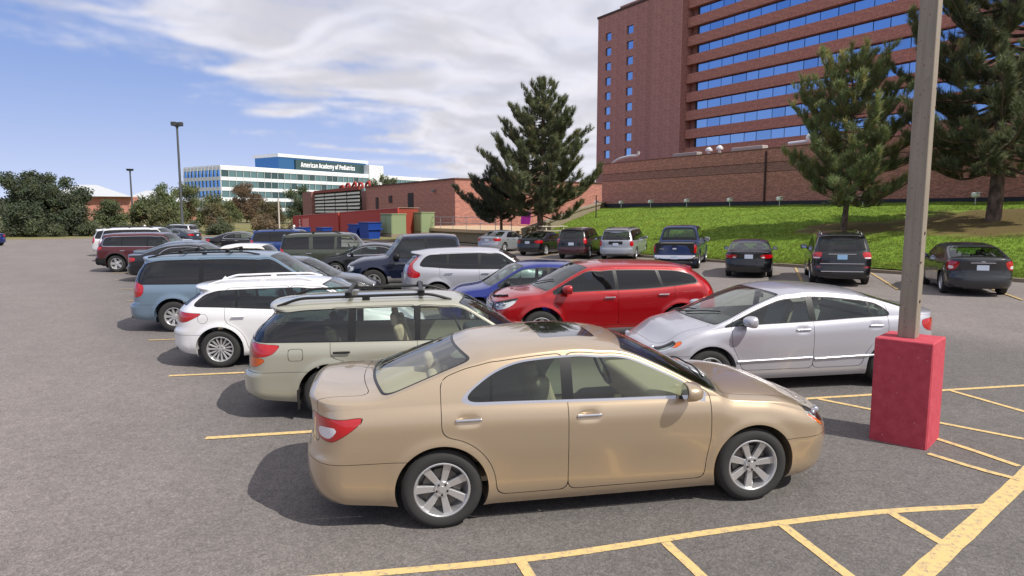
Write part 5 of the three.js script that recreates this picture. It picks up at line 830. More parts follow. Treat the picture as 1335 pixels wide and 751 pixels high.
// --- nearest row, facing right ---
const goldSedan = makeCar(sedan({
  q: QF, nf: 2.5, color: ['#bfab90', 0.7, 0.30], L: 4.92, W: 1.82, H: 1.50, wb: 2.775, fo: 1.0, R: 0.334, rim: 0.236, ra: 0.385, sc: 1.30, yc: 1.02, st: 2.20, sp: 2.60, hn: 0.79, bt: 3.46, bb: 4.24, yd: 1.13, rd: 0.07, lip: 0.008,
  belt: [[0, 0.64], [0.5, 0.80], [1.1, 0.94], [1.5, 0.995], [2.4, 1.015], [3.4, 1.04], [4.0, 1.045], [4.6, 1.03], [4.92, 0.97]],
  leanR: [[0.2, 0.10], [0.3, 0.03], [0.45, 0.0], [0.60, 0.01], [0.66, 0.045], [0.8, 0.07], [0.98, 0.05], [1.1, 0.02]],
  win: { front: 1.46, rear: [[3.72, 1.0], [3.06, 1.47]], pillars: [[2.71, 2.70, 0.10], [3.37, 3.33, 0.02]], glass: [M.clear, M.green, M.green], trim: 'chrome', tw: 0.016, mt: 0.045, mb: 0.012, round: 0.12, shield: M.green },
  rearGlass: M.clear, sunroof: [2.34, 2.84, 0.42], doors: [[1.42, 2.71], [2.71, 3.77]], ysill: 0.26, bottom: [[0, 0.23], [0.5, 0.18], [1.3, 0.16], [3.6, 0.16], [4.4, 0.22], [4.92, 0.26]],
  dents: [[2.53, 0.895, 0.085, 0.032, 0.02], [3.55, 0.915, 0.085, 0.032, 0.02]], handles: [[2.53, 0.9], [3.55, 0.92]], handleOut: 0.026,
  lamps: [
    { name: 'tail_light', end: 'r', poly: [[0.52, 0.96], [0.56, 0.985], [0.98, 0.965], [1.13, 0.985], [1.17, 0.965], [1.04, 0.87], [0.90, 0.79], [0.84, 0.775], [0.56, 0.80]], mat: M.red, inner: [[[0.66, 0.885], [0.90, 0.905], [0.94, 0.89], [0.87, 0.82], [0.82, 0.80], [0.66, 0.81]], M.whiteLens] },
    { name: 'headlight', end: 'f', poly: [[0.40, 0.63], [0.42, 0.73], [0.70, 0.78], [1.02, 0.85], [1.10, 0.85], [0.98, 0.74], [0.80, 0.65], [0.6, 0.615]], lens: true, bulbs: [[0.62, 0.70, 0.05], [0.82, 0.73, 0.035]] },
    { name: 'turn_signal', end: 'f', poly: [[0.80, 0.64], [1.04, 0.79], [1.06, 0.77], [0.84, 0.615]], mat: M.amber }],
  seats: [2.50, 3.40], seatMat: M.seatTan, lining: M.liner, dashMat: M.seatTan, mirror: [1.68, 1.0, 1.0], stalkMat: null, wheel: { n: 7, w0: 0.019, w1: 0.031 }, plateR: [0.86], wipers: [[1.21, -0.1, 1.34, 0.55], [1.21, -0.55, 1.28, 0.05]], trunkY: 0.74, trunkZ: 0.66, hoodF: 0.24,
}));
goldSedan.scale.setScalar(1.014);
add(goldSedan, 'parked_sedan', 'champagne gold sedan with a dark sunroof and seven-spoke wheels', 'car', -1.315, 0.87, -0.58, 5.28, 10, CG);

const champWagon = makeCar(wagon({
  q: QF, color: ['#a9a899', 0.45, 0.34], L: 4.8, W: 1.77, H: 1.53, wb: 2.67, fo: 0.97, R: 0.335, rim: 0.222, ra: 0.40, hn: 0.78, sc: 1.18, yc: 1.0, st: 1.98, sp: 2.5, rd: 0.05, roofDrop: 0.08, tumble: 0.36, Lr: 0.40, nr: 2.8,
  belt: [[0, 0.62], [0.5, 0.79], [1.1, 0.92], [1.5, 0.97], [3.5, 1.0], [4.8, 1.02]], leanR: [[0.25, 0.08], [0.38, 0.0], [0.58, 0.0], [0.66, 0.06], [0.95, 0.09], [1.1, 0.16], [1.36, 0.40], [1.42, 0.34], [1.53, 0.30]], fadeR: 1.2, bottom: [[0, 0.26], [0.5, 0.22], [3.8, 0.22], [4.8, 0.30]],
  win: { front: 1.36, rear: [[4.62, 1.0], [4.30, 1.5]], pillars: [[2.52, 2.50, 0.07], [3.36, 3.34, 0.10]], glass: [M.clear, M.clear, M.tint], trim: 'black', mt: 0.035, round: 0.06, tw: 0.012 },
  doors: [[1.34, 2.52], [2.52, 3.62]], handles: [[2.36, 0.87, M.black], [3.48, 0.88, M.black]], ysill: 0.36, mirror: [1.58, 0.97, 0.95], gate: [0.68, 0.66, 0.02], back: [0.74, 0.60, 0.09, 0.03], bumperY: 0.64,
  regions: [{ name: 'fuel_door', sides: 1, f: (v, X) => v[5] < 0.4 ? 0.5 : smax(Math.abs(v[0] - X(4.05)) - 0.09, Math.abs(v[1] - 0.86) - 0.075, 0.04) }],
  lamps: [{ name: 'tail_light', end: 'r', poly: [[0.60, 1.0], [0.76, 1.01], [1.10, 0.99], [1.14, 0.97], [1.0, 0.83], [0.60, 0.85]], mat: M.red }, { name: 'turn_signal', end: 'r', poly: [[0.60, 0.845], [0.99, 0.825], [0.88, 0.73], [0.76, 0.70], [0.60, 0.72]], mat: M.amber }, { name: 'headlight', end: 'f', poly: [[0.45, 0.62], [0.47, 0.74], [0.85, 0.80], [1.05, 0.80], [0.98, 0.68], [0.7, 0.62]], lens: true }],
  seats: [2.4, 3.3], seatMat: M.seatTan, lining: M.liner, rails: [2.05, 4.3, 0.54, 0.055], bars: [2.45, 3.40], wheel: { n: 5, w0: 0.026, w1: 0.04, style: 'twin' }, plateR: [0.82],
}));
{ const { S, onSide } = champWagon.userData.tools; for (const sg of [1, -1]) part('mud_flap', rbox(0.02, 0.26, 0.2, S.axles[1] - 0.40, 0.28, sg * 0.76, 0.008), M.rubber, champWagon); }
add(champWagon, 'parked_wagon', 'pale champagne estate wagon with black roof rails beside the gold sedan', 'car', -1.24, 0.86, -2.33, 8.25, 9, CG);

const whiteHatch = makeCar(wagon({
  q: QF, color: ['#d8d8da', 0.05, 0.32], L: 4.42, W: 1.74, H: 1.48, wb: 2.645, fo: 0.88, R: 0.325, rim: 0.222, ra: 0.395, hn: 0.76, sc: 1.02, yc: 0.98, st: 1.85, sp: 2.25, rd: 0.07, roofDrop: 0.085, tumble: 0.40, Lr: 0.48, nr: 2.6, flare: 0.028,
  belt: [[0, 0.60], [0.5, 0.77], [1.0, 0.9], [1.4, 0.95], [2.6, 0.99], [3.6, 1.04], [4.42, 1.06]], leanR: [[0.25, 0.07], [0.4, 0.0], [0.62, 0.0], [0.7, 0.05], [0.95, 0.1], [1.1, 0.22], [1.30, 0.46], [1.36, 0.36], [1.48, 0.30]], fadeR: 1.2, bottom: [[0, 0.24], [0.5, 0.2], [3.4, 0.2], [4.42, 0.28]],
  win: { front: 1.25, rear: [[4.02, 1.02], [3.60, 1.42]], pillars: [[2.36, 2.36, 0.10], [3.22, 3.26, 0.05]], glass: [M.green, M.green, M.tint], trim: 'black', mt: 0.05, round: 0.10, tw: 0.008 },
  doors: [[1.2, 2.36], [2.36, 3.42]], handles: [[2.2, 0.86, paint('#d8d8da', 0.05, 0.32)], [3.2, 0.89, paint('#d8d8da', 0.05, 0.32)]], ysill: 0.3, mirror: [1.42, 0.95, 0.95], gate: [0.62, 0.72, 0.02], back: [0.66, 0.5, 0.10, 0.03], bumperY: 0.58,
  lamps: [{ name: 'tail_light', end: 'r', poly: [[0.50, 0.96], [0.60, 0.98], [1.04, 0.955], [1.18, 0.95], [1.02, 0.86], [0.86, 0.79], [0.66, 0.80]], mat: M.red }, { name: 'headlight', end: 'f', poly: [[0.45, 0.60], [0.47, 0.70], [0.85, 0.78], [1.05, 0.80], [0.98, 0.68], [0.7, 0.60]], lens: true }],
  regions: [{ name: 'fuel_door', sides: 1, f: (v, X) => v[5] < 0.4 ? 0.5 : Math.hypot(v[0] - X(3.78), v[1] - 0.86) - 0.082 }],
  seats: [2.15, 3.0], rails: [1.95, 3.75, 0.50, 0.04, paint('#d8d8da', 0.05, 0.32)], wheel: { n: 15, w0: 0.007, w1: 0.013 }, plateR: [0.86], antenna: [3.6, 0],
}));
add(whiteHatch, 'parked_hatchback', 'white five-door hatchback with multi-spoke wheels and roof rails', 'car', -1.315, 0.85, -5.0, 11.1, 9, CG);

const blueVan = makeCar(wagon({
  q: QM, color: ['#6f8497', 0.4, 0.36], L: 5.1, W: 1.99, H: 1.75, wb: 3.03, fo: 0.98, R: 0.345, rim: 0.21, ra: 0.42, hn: 0.86, sc: 0.98, yc: 1.08, st: 1.98, sp: 2.9, rd: 0.07, tumble: 0.34, Lr: 0.42, nr: 2.8, flare: 0.03,
  belt: [[0, 0.68], [0.5, 0.86], [0.9, 1.0], [1.4, 1.06], [3, 1.07], [5.1, 1.08]], leanR: [[0.25, 0.08], [0.4, 0.0], [0.58, 0.0], [0.66, 0.08], [1.05, 0.11], [1.3, 0.18], [1.58, 0.32], [1.64, 0.26], [1.75, 0.22]], bottom: [[0, 0.26], [0.5, 0.22], [4, 0.22], [5.1, 0.3]],
  win: { front: 1.35, rear: [[4.80, 1.04], [4.58, 1.7]], pillars: [[2.30, 2.30, 0.11], [3.42, 3.42, 0.09]], glass: [M.tint, M.privacy, M.privacy], trim: 'black', mt: 0.06, round: 0.16, tw: 0.02 },
  doors: [[1.25, 2.3], [2.3, 3.5]], handles: [[2.1, 0.95, M.black], [3.3, 0.95, M.black]], mirror: [1.6, 1.05, 1.1], bumperY: 0.62,
  lamps: [{ name: 'tail_light', end: 'r', poly: [[0.74, 1.08], [0.82, 1.12], [1.02, 1.12], [1.14, 1.03], [1.12, 0.84], [0.98, 0.78], [0.76, 0.80]], mat: M.red }, { name: 'headlight', end: 'f', poly: [[0.45, 0.66], [0.47, 0.78], [0.85, 0.84], [1.05, 0.84], [0.98, 0.70], [0.7, 0.64]], lens: true }],
  seats: [2.2, 3.2], rails: [2.2, 4.6, 0.62, 0.04], bars: [2.9, 3.9], wheel: { n: 9, w0: 0.016, w1: 0.026 }, back: [0.82, 0.66, 0.10, 0.03], gate: [0.78, 0.68, 0.02],
}));
add(blueVan, 'parked_minivan', 'steel blue minivan with dark rear glass beside the white hatchback', 'car', -1.46, 0.97, -7.54, 14.55, 9, CG);

add(makeCar(sedan({ q: QM, color: ['#0d0f13', 0.3, 0.3], L: 4.7, H: 1.45, seats: [2.4, 3.3] })), 'parked_sedan', 'black sedan mostly hidden behind the steel blue minivan', 'car', 2.35, 0, -3.75, 18.75, 9, CG);

const wp = truck({ q: QM, color: ['#d6d3cc', 0.05, 0.35], L: 5.1, W: 1.76, H: 1.68, wb: 3.19, fo: 0.75, R: 0.34, rim: 0.2, ra: 0.41, cab: 3.1, hn: 0.86, sc: 1.2, yc: 1.06, st: 1.75, sp: 2.5, yd: 1.04, belt: [[0, 0.72], [0.6, 0.86], [1.2, 0.98], [1.8, 1.02], [3.1, 1.03], [3.3, 0.98], [5.1, 0.98]], win: { front: 1.4, rear: [[2.98, 1.0], [2.84, 1.66]], pillars: [], glass: [M.tint], trim: 'black', mt: 0.05, round: 0.08 }, doors: [[1.3, 2.75]], handles: [[2.6, 0.92, M.black]], mirror: [1.5, 1.02, 1], mirrorMat: M.black, seats: [2.5, 2.95],
  lamps: [{ name: 'tail_light', soft: 0, end: 'r', poly: [[0.70, 0.96], [0.90, 0.96], [0.90, 0.66], [0.70, 0.66]], mat: M.red }, { name: 'headlight', end: 'f', poly: [[0.55, 0.64], [0.55, 0.80], [0.9, 0.80], [0.95, 0.64]], lens: true }], trunkZ: 0.66 });
const whitePickup = makeCar(wp); bed(whitePickup, wp);
add(whitePickup, 'parked_pickup', 'small off-white pickup truck parked behind the minivan', 'truck', -2.55, 0, -11.3, 20.8, 9, CG);

add(makeCar(sedan({ q: QM, color: ['#10141c', 0.35, 0.3], L: 4.8, H: 1.46, seats: [2.4, 3.3] })), 'parked_sedan', 'black sedan with red tail lights next to the small white pickup', 'car', -2.4, 0.75, -14.9, 25.2, 9, CG);
add(makeCar(sedan({ q: QM, color: ['#62707f', 0.5, 0.33], L: 4.75, H: 1.45, lined: true })), 'parked_sedan', 'steel grey sedan between the black sedan and the maroon sport utility vehicle', 'car', -2.38, 0.75, -16.3, 28.0, 9, CG);

const jeep = makeCar(wagon({ q: QM, color: ['#4e0d17', 0.35, 0.32], L: 4.82, W: 1.94, H: 1.76, wb: 2.915, fo: 0.88, R: 0.385, rim: 0.25, ra: 0.47, hn: 0.98, sc: 1.25, yc: 1.16, st: 1.9, belt: [[0, 0.84], [0.5, 0.98], [1.0, 1.08], [1.5, 1.12], [4.82, 1.16]], win: { front: 1.45, rear: [[4.42, 1.1], [4.22, 1.72]], pillars: [[2.5, 2.48, 0.09], [3.55, 3.55, 0.06]], glass: [M.tint, M.privacy, M.privacy], trim: 'chrome', mt: 0.06, round: 0.12 }, flare: 0.035, mirror: [1.65, 1.12, 1.1], wheel: { n: 5, w0: 0.04, w1: 0.05 }, bumperMat: M.rubber, bumperY: 0.62, seats: [2.35, 3.25], leanR: [[0.25, 0.09], [0.4, 0.0], [0.6, 0.01], [0.7, 0.06], [1.0, 0.10], [1.2, 0.18], [1.58, 0.36], [1.66, 0.30], [1.76, 0.26]], cladding: true,
  lamps: [{ name: 'tail_light', end: 'r', poly: [[0.62, 1.14], [1.0, 1.14], [1.12, 1.1], [1.04, 0.98], [0.64, 0.96]], mat: M.red }] }));
add(jeep, 'parked_suv', 'maroon sport utility vehicle with chrome window trim', 'car', -1.4, 0.93, -17.69, 29.41, 9, CG);
add(makeCar(wagon({ q: QL, color: ['#d5d5d6', 0.05, 0.35], L: 5.1, W: 2.0, H: 1.86, wb: 2.95, fo: 0.95, R: 0.39, ra: 0.48, hn: 1.04, sc: 1.35, yc: 1.2, st: 2.0, belt: [[0, 0.9], [0.5, 1.04], [1.0, 1.13], [1.6, 1.17], [5.1, 1.2]], mirror: [1.75, 1.17, 1.1], back: [0.78, 0.66, 0.1, 0.03], rails: [2.2, 4.6, 0.62, 0.05], lined: true })), 'parked_suv', 'large white sport utility vehicle behind the maroon one', 'car', -2.55, 0, -22.6, 36.4, 9, CG);
add(makeCar(wagon({ q: QL, color: ['#cfd0d2', 0.05, 0.35], L: 4.6, W: 1.85, H: 1.72, lined: true })), 'parked_suv', 'small white sport utility vehicle at the far end of its row', 'car', -2.3, 0, -26.0, 41.2, 9, CG);

// --- second row, facing left unless said ---
const silverSedan = makeCar(sedan({
  q: QF, color: ['#b6b6be', 0.5, 0.33], L: 4.54, W: 1.755, H: 1.45, wb: 2.70, fo: 0.92, R: 0.32, rim: 0.21, ra: 0.375, sc: 0.98, yc: 0.98, st: 2.02, sp: 2.42, hn: 0.70, bt: 3.28, bb: 4.02, yd: 1.10, rd: 0.09, hoodDrop: 0.06,
  belt: [[0, 0.58], [0.45, 0.76], [0.9, 0.90], [1.4, 0.955], [2.4, 0.985], [3.3, 1.02], [4.0, 1.03], [4.54, 0.97]],
  win: { front: 1.12, rear: [[3.66, 0.99], [3.24, 1.42]], pillars: [[2.42, 2.40, 0.10], [3.30, 3.26, 0.03]], glass: [M.clear, M.clear, M.clear], trim: 'black', tw: 0.012, mt: 0.05, round: 0.10, shield: M.clear },
  doors: [[1.22, 2.42], [2.42, 3.55]], ysill: 0.33, dents: [[2.26, 0.875, 0.08, 0.03, 0.018], [3.36, 0.90, 0.08, 0.03, 0.018]], handles: [[2.26, 0.88, paint('#b6b6be', 0.5, 0.33)], [3.36, 0.905, paint('#b6b6be', 0.5, 0.33)]], mirror: [1.45, 0.955, 1.0], seats: [2.25, 3.15], seatMat: M.seatGrey, lining: M.liner,
  lamps: [{ name: 'tail_light', end: 'r', poly: [[0.48, 0.98], [0.9, 0.98], [1.08, 0.96], [1.02, 0.82], [0.8, 0.78], [0.5, 0.80]], mat: M.red }, { name: 'headlight', end: 'f', poly: [[0.42, 0.58], [0.44, 0.67], [0.8, 0.74], [1.0, 0.78], [1.0, 0.69], [0.7, 0.58]], lens: true, bulbs: [[0.65, 0.65, 0.045]] }, { name: 'turn_signal', end: 'f', poly: [[0.90, 0.70], [1.12, 0.79], [1.10, 0.73], [0.98, 0.67]], mat: M.amber }],
  wheel: { n: 7, w0: 0.022, w1: 0.03 }, wipers: [[0.92, 0.1, 1.2, -0.5], [0.95, 0.6, 1.05, 0.0]], hoodF: 0.2,
}));
{ const { X, onSide, body } = silverSedan.userData.tools; for (const sg of [1, -1]) for (const [s0, s1] of [[1.3, 2.40], [2.44, 3.38]]) { const pts = []; for (let i = 0; i <= 6; i++) { const s = lerp(s0, s1, i / 6), v = onSide(X(s), 0.46); pts.push([X(s), 0.46 + 0.02 * i / 6, sg * (v[2] + 0.004)]); } part('side_moulding', tube(pts, 0.018, 8), body, silverSedan); } }
silverSedan.scale.setScalar(1.035);
add(silverSedan, 'parked_sedan', 'silver sedan facing the gold sedan, beside the red lamp base', 'car', -1.35, -0.84, 5.62, 9.60, 187, CG);

const redSuv = makeCar(wagon({
  q: QF, color: ['#9c0711', 0.3, 0.3], L: 4.77, W: 1.88, H: 1.63, wb: 2.825, fo: 0.96, R: 0.37, rim: 0.24, ra: 0.45, hn: 0.98, sc: 1.05, yc: 1.12, st: 1.95, sp: 2.5, rd: 0.11, roofDrop: 0.10, tumble: 0.40, Lr: 0.55, nr: 2.4, flare: 0.03, Lf: 0.38, nf: 3.0, leanF: [[0.25, 0.1], [0.35, 0.02], [0.55, 0], [0.75, 0.02], [0.95, 0.07], [1.1, 0.15]],
  belt: [[0, 0.80], [0.5, 0.95], [1.0, 1.05], [1.5, 1.09], [3, 1.12], [4.2, 1.2], [4.77, 1.22]], leanR: [[0.3, 0.07], [0.45, 0.0], [0.65, 0.0], [0.9, 0.03], [1.15, 0.14], [1.35, 0.36], [1.46, 0.50], [1.52, 0.44], [1.63, 0.42]], fadeR: 1.4,
  win: { front: 1.2, rear: [[4.25, 1.14], [3.75, 1.66]], pillars: [[2.50, 2.46, 0.07], [3.48, 3.34, 0.06]], glass: [M.tint, M.privacy, M.privacy], trim: 'black', mt: 0.05, round: 0.08 },
  doors: [[1.25, 2.5], [2.5, 3.66]], handles: [[2.32, 0.97], [3.42, 1.0]], ysill: 0.42, mirror: [1.48, 1.08, 1.1], gate: [0.64, 0.76, 0.02], back: [0.62, 0.44, 0.1, 0.04], bumperY: 0.66, sillMat: M.alloyDull, sillY: 0.36,
  lamps: [{ name: 'tail_light', end: 'r', poly: [[0.74, 1.3], [0.82, 1.36], [1.0, 1.12], [1.0, 0.92], [0.8, 0.94]], mat: M.red }, { name: 'headlight', end: 'f', poly: [[0.56, 0.76], [0.56, 0.86], [0.76, 0.92], [1.18, 1.0], [1.2, 0.97], [1.04, 0.83], [0.8, 0.76]], lens: true, bulbs: [[0.68, 0.83, 0.045], [0.88, 0.87, 0.04]] }],
  regions: [{ name: 'grille', sides: 3, mat: M.black, off: -0.02, f: (v, X) => v[3] < 0.1 || v[0] < 1.5 || v[6] > 2.5 ? 0.5 : smax(smax(v[2] - 0.50 - (v[1] - 0.7) * 0.2, 0.66 - v[1], 0.04), v[1] - 0.88, 0.04) }],
  seats: [2.3, 3.2], wheel: { n: 6, w0: 0.03, w1: 0.04 }, wipers: [[1.0, 0.1, 1.28, -0.5]], hoodF: 0.16,
}));
{ const { onFront, X, onTop } = redSuv.userData.tools, bits = []; 
  for (let i = -5; i <= 5; i++) { const z = i * 0.093; const pts = []; for (let k = 0; k <= 4; k++) { const y = 0.68 + 0.046 * k, v = onFront(z, y); pts.push([v[0] + 0.004, y, z]); } part('grille_bar', tube(pts, 0.012, 6), M.chrome, redSuv); }
  for (let k = 0; k < 3; k++) { const pts = []; for (let i = -4; i <= 4; i++) { const z = i * 0.12, y = 0.69 + 0.082 * k, v = onFront(z, y); pts.push([v[0] + 0.006, y, z]); } part('grille_bar', tube(pts, 0.014, 6), M.chrome, redSuv); }
  const pts = []; for (let i = -6; i <= 6; i++) { const z = i * 0.1, v = onTop(X(0.12 + 0.006 * i * i), z); pts.push([v[0], v[1] + 0.02, z]); } part('bug_deflector', tube(pts, 0.018, 6), M.trim, redSuv); }
add(redSuv, 'parked_suv', 'bright red sport utility vehicle facing left behind the gold sedan', 'car', 1.42, -0.9, 0.58, 12.65, 188, CG);

add(makeCar(sedan({ q: QM, color: ['#12277a', 0.4, 0.3], L: 4.82, W: 1.83, H: 1.47, seats: [2.4, 3.3], mirrorMat: M.black, win: { ...sedan({ L: 4.82, H: 1.47 }).win, trim: 'black' } })), 'parked_sedan', 'bright blue sedan between the red sport utility vehicle and the silver one', 'car', 1.49, -0.85, -0.78, 15.1, 188, CG);

const crv = makeCar(wagon({
  q: QM, color: ['#b4b5bd', 0.45, 0.34], L: 4.53, W: 1.82, H: 1.655, wb: 2.62, fo: 0.9, R: 0.345, rim: 0.22, ra: 0.42, hn: 0.92, sc: 1.0, yc: 1.1, st: 1.8, sp: 2.4, rd: 0.08, tumble: 0.38, Lr: 0.42, nr: 2.6, flare: 0.02,
  belt: [[0, 0.74], [0.5, 0.92], [1.0, 1.03], [1.5, 1.06], [3, 1.1], [3.8, 1.16], [4.53, 1.2]], leanR: [[0.3, 0.08], [0.45, 0], [0.7, 0.02], [1.0, 0.06], [1.2, 0.14], [1.46, 0.36], [1.52, 0.28], [1.65, 0.24]],
  win: { front: 1.2, rear: [[4.08, 1.1], [3.72, 1.6]], pillars: [[2.36, 2.34, 0.08], [3.24, 3.22, 0.06]], glass: [M.tint, M.privacy, M.privacy], trim: 'black', mt: 0.05, round: 0.12 }, doors: [[1.2, 2.36], [2.36, 3.45]], handles: [[2.2, 0.96, null], [3.2, 0.98, null]], ysill: 0.4, sillMat: M.rubber, sillY: 0.36,
  lamps: [{ name: 'tail_light', end: 'r', poly: [[0.66, 1.46], [0.80, 1.5], [0.84, 1.2], [0.98, 1.06], [1.18, 1.0], [1.14, 0.86], [0.9, 0.86], [0.70, 0.94]], mat: M.red }], seats: [2.2, 3.0], back: [0.62, 0.52, 0.1, 0.03], gate: [0.66, 0.72, 0.02], mirror: [1.45, 1.06, 1.05], wheel: { n: 5, w0: 0.03, w1: 0.05 },
}));
add(crv, 'parked_suv', 'silver compact sport utility vehicle with tall red tail lights', 'car', -1.3, 0.88, -2.1, 18.1, 8, CG);

const rm = truck({ q: QM, color: ['#0e1a35', 0.35, 0.3], L: 5.8, W: 2.02, H: 1.94, wb: 3.57, cab: 3.9, R: 0.40, seats: [2.6, 3.4], sillMat: M.alloyDull, sillY: 0.56, rearGlass: M.tint, wheel: { n: 5, w0: 0.045, w1: 0.05 },
  regions2: [{ name: 'grille', sides: 3, mat: M.chrome, off: 0.01, f: (v, X) => v[3] < 0.2 || v[0] < 2 || v[6] > 2.3 ? 0.5 : smax(smax(v[2] - 0.55, 0.70 - v[1], 0.04), v[1] - 0.98, 0.04) }] });
const ram = makeCar(rm); bed(ram, rm);
{ const { X, onSide } = ram.userData.tools, v = onSide(X(2.0), 0.98); for (const sg of [1, -1]) part('door_badge', rbox(0.55, 0.05, 0.012, X(1.95), 0.98, sg * (v[2] + 0.004), 0.005), M.chrome, ram); }
add(ram, 'parked_pickup', 'dark navy crew pickup truck facing left with silver running boards', 'truck', 1.95, -0.98, -4.55, 21.54, 188, CG);
add(makeCar(sedan({ q: QM, color: ['#171a20', 0.35, 0.3], L: 4.55, H: 1.41, W: 1.8, seats: [2.4, 3.2], wheel: { n: 5, w0: 0.03, w1: 0.04 } })), 'parked_coupe', 'black low coupe tucked beside the dark navy pickup', 'car', 1.35, -0.85, -7.14, 26.64, 188, CG);
add(makeCar(wagon({ q: QM, color: ['#3c4237', 0.3, 0.38], L: 4.82, W: 1.84, H: 1.82, wb: 2.84, fo: 0.86, R: 0.37, ra: 0.45, hn: 1.0, sc: 1.25, yc: 1.16, st: 1.88, belt: [[0, 0.86], [0.5, 1.0], [1.0, 1.1], [1.5, 1.13], [4.82, 1.14]], tumble: 0.26, Lr: 0.22, nr: 4, flare: 0.03, cladding: true, win: { front: 1.45, rear: [[4.62, 1.1], [4.5, 1.75]], pillars: [[2.45, 2.42, 0.10], [3.42, 3.42, 0.16]], glass: [M.clear, M.privacy, M.privacy], trim: 'black', mt: 0.07, round: 0.08, pillarPaint: true }, seats: [2.3, 3.2], rails: [2.2, 4.5, 0.58, 0.05], mirror: [1.65, 1.12, 1.1], mirrorMat: M.black, leanR: [[0.3, 0.08], [0.45, 0], [0.62, 0], [0.7, 0.06], [1.1, 0.08], [1.7, 0.2], [1.82, 0.18]], doors: [[1.35, 2.45], [2.45, 3.5]] })), 'parked_suv', 'dark olive green sport utility vehicle near the red containers', 'car', -1.42, 0.9, -8.75, 27.3, 8, CG);
add(makeCar(wagon({ q: QL, color: ['#27417e', 0.35, 0.34], L: 4.6, W: 1.82, H: 1.74, lined: true, rails: [2.1, 4.2, 0.58, 0.04] })), 'parked_suv', 'blue sport utility vehicle behind the dark olive one', 'car', -2.3, 0.85, -14.5, 36.0, 8, CG);
add(makeCar(sedan({ q: QL, color: ['#0e1013', 0.3, 0.3], L: 4.6, H: 1.43, lined: true })), 'parked_sedan', 'black sedan nosing out beyond the blue sport utility vehicle', 'car', -2.3, 0.85, -20.4, 43.5, 8, CG);

// --- the row against the lawn, facing away ---
const RH = 69;
const rearLamp = (y0, y1, a0, a1, m = M.red, inner) => ({ name: 'tail_light', end: 'r', poly: [[a0, y0], [a0, y1], [a1 - 0.06, y1], [a1, (y0 + y1) / 2], [a1 - 0.04, y0]], mat: m, inner });
const sonic = makeCar(sedan({ q: QM, color: ['#2b2d30', 0.4, 0.34], L: 4.4, W: 1.735, H: 1.52, wb: 2.525, fo: 0.87, R: 0.33, sc: 1.0, st: 1.8, sp: 2.2, yc: 1.02, hn: 0.8, bt: 3.12, bb: 3.92, yd: 1.15, lip: 0.012, belt: [[0, 0.66], [0.5, 0.82], [1.0, 0.95], [1.5, 1.0], [3, 1.04], [4, 1.06], [4.4, 1.0]], win: { front: 1.2, rear: [[3.5, 1.0], [3.06, 1.48]], pillars: [[2.25, 2.25, 0.09], [3.1, 3.06, 0.03]], glass: [M.tint, M.tint], trim: 'black', mt: 0.05, round: 0.1 }, doors: [[1.2, 2.25], [2.25, 3.3]], handles: [[2.1, 0.9, M.black], [3.08, 0.92, M.black]], rearGlass: M.green, seats: [2.15, 2.95], exhaust: null, mirror: [1.45, 0.98, 1], plateR: [0.86], bumperY: 0.64, trunkY: 0.70, trunkZ: 0.56,
  lamps: [{ name: 'tail_light', end: 'r', poly: [[0.58, 1.02], [0.78, 1.06], [1.0, 1.04], [1.06, 0.92], [0.98, 0.78], [0.72, 0.77], [0.62, 0.86]], mat: M.red, inner: [[[0.70, 0.90], [0.92, 0.92], [0.90, 0.82], [0.74, 0.81]], M.whiteLens] }] }));
{ const { onRear } = sonic.userData.tools, v = onRear(0, 1.0); part('trunk_chrome_strip', rbox(0.015, 0.025, 0.62, v[0] - 0.004, 1.0, 0, 0.006), M.chrome, sonic); part('trunk_emblem', rbox(0.014, 0.035, 0.10, v[0] - 0.008, 1.035, 0, 0.006), M.chrome, sonic); }
add(sonic, 'parked_sedan', 'charcoal small sedan at the lawn kerb nearest the right-hand pine', 'car', -2.1, 0, 13.75, 19.2, RH, CG);

const gl = makeCar(wagon({ q: QM, color: ['#14171a', 0.35, 0.3], L: 5.1, W: 1.92, H: 1.82, wb: 3.07, fo: 0.87, R: 0.40, rim: 0.25, ra: 0.48, hn: 1.02, sc: 1.3, yc: 1.16, st: 2.0, belt: [[0, 0.86], [0.5, 1.02], [1.0, 1.1], [1.6, 1.14], [5.1, 1.18]], tumble: 0.30, Lr: 0.3, nr: 3.2, win: { front: 1.5, rear: [[4.75, 1.1], [4.55, 1.78]], pillars: [[2.6, 2.58, 0.09], [3.65, 3.65, 0.08]], glass: [M.tint, M.privacy, M.privacy], trim: 'chrome', mt: 0.06, round: 0.1 }, seats: [2.5, 3.5], rails: [2.2, 4.6, 0.62, 0.06, M.chrome], mirror: [1.75, 1.12, 1.1], plateR: [1.0, M.plateBlue], bumperY: 0.70, bumperMat: paint('#14171a', 0.35, 0.3), exhaust: [-0.55, 0.55], back: [0.74, 0.62, 0.1, 0.04], gate: [0.72, 0.76, 0.02],
  lamps: [{ name: 'tail_light', end: 'r', poly: [[0.62, 1.12], [0.66, 1.17], [0.94, 1.17], [1.02, 1.1], [0.98, 0.94], [0.66, 0.94]], mat: M.red, inner: [[[0.66, 1.0], [0.96, 1.0], [0.94, 0.95], [0.68, 0.95]], M.whiteLens] }, { name: 'reflector_lamp', end: 'r', poly: [[0.62, 0.70], [0.9, 0.70], [0.9, 0.63], [0.62, 0.63]], mat: M.darkRed }] }));
{ const { onRear } = gl.userData.tools; for (const [y, w, h] of [[1.1, 0.85, 0.03], [0.78, 1.36, 0.025], [0.52, 1.3, 0.03]]) { const v = onRear(0, y); part('chrome_strip', rbox(0.018, h, w, v[0] - 0.004, y, 0, 0.008), M.chrome, gl); } }
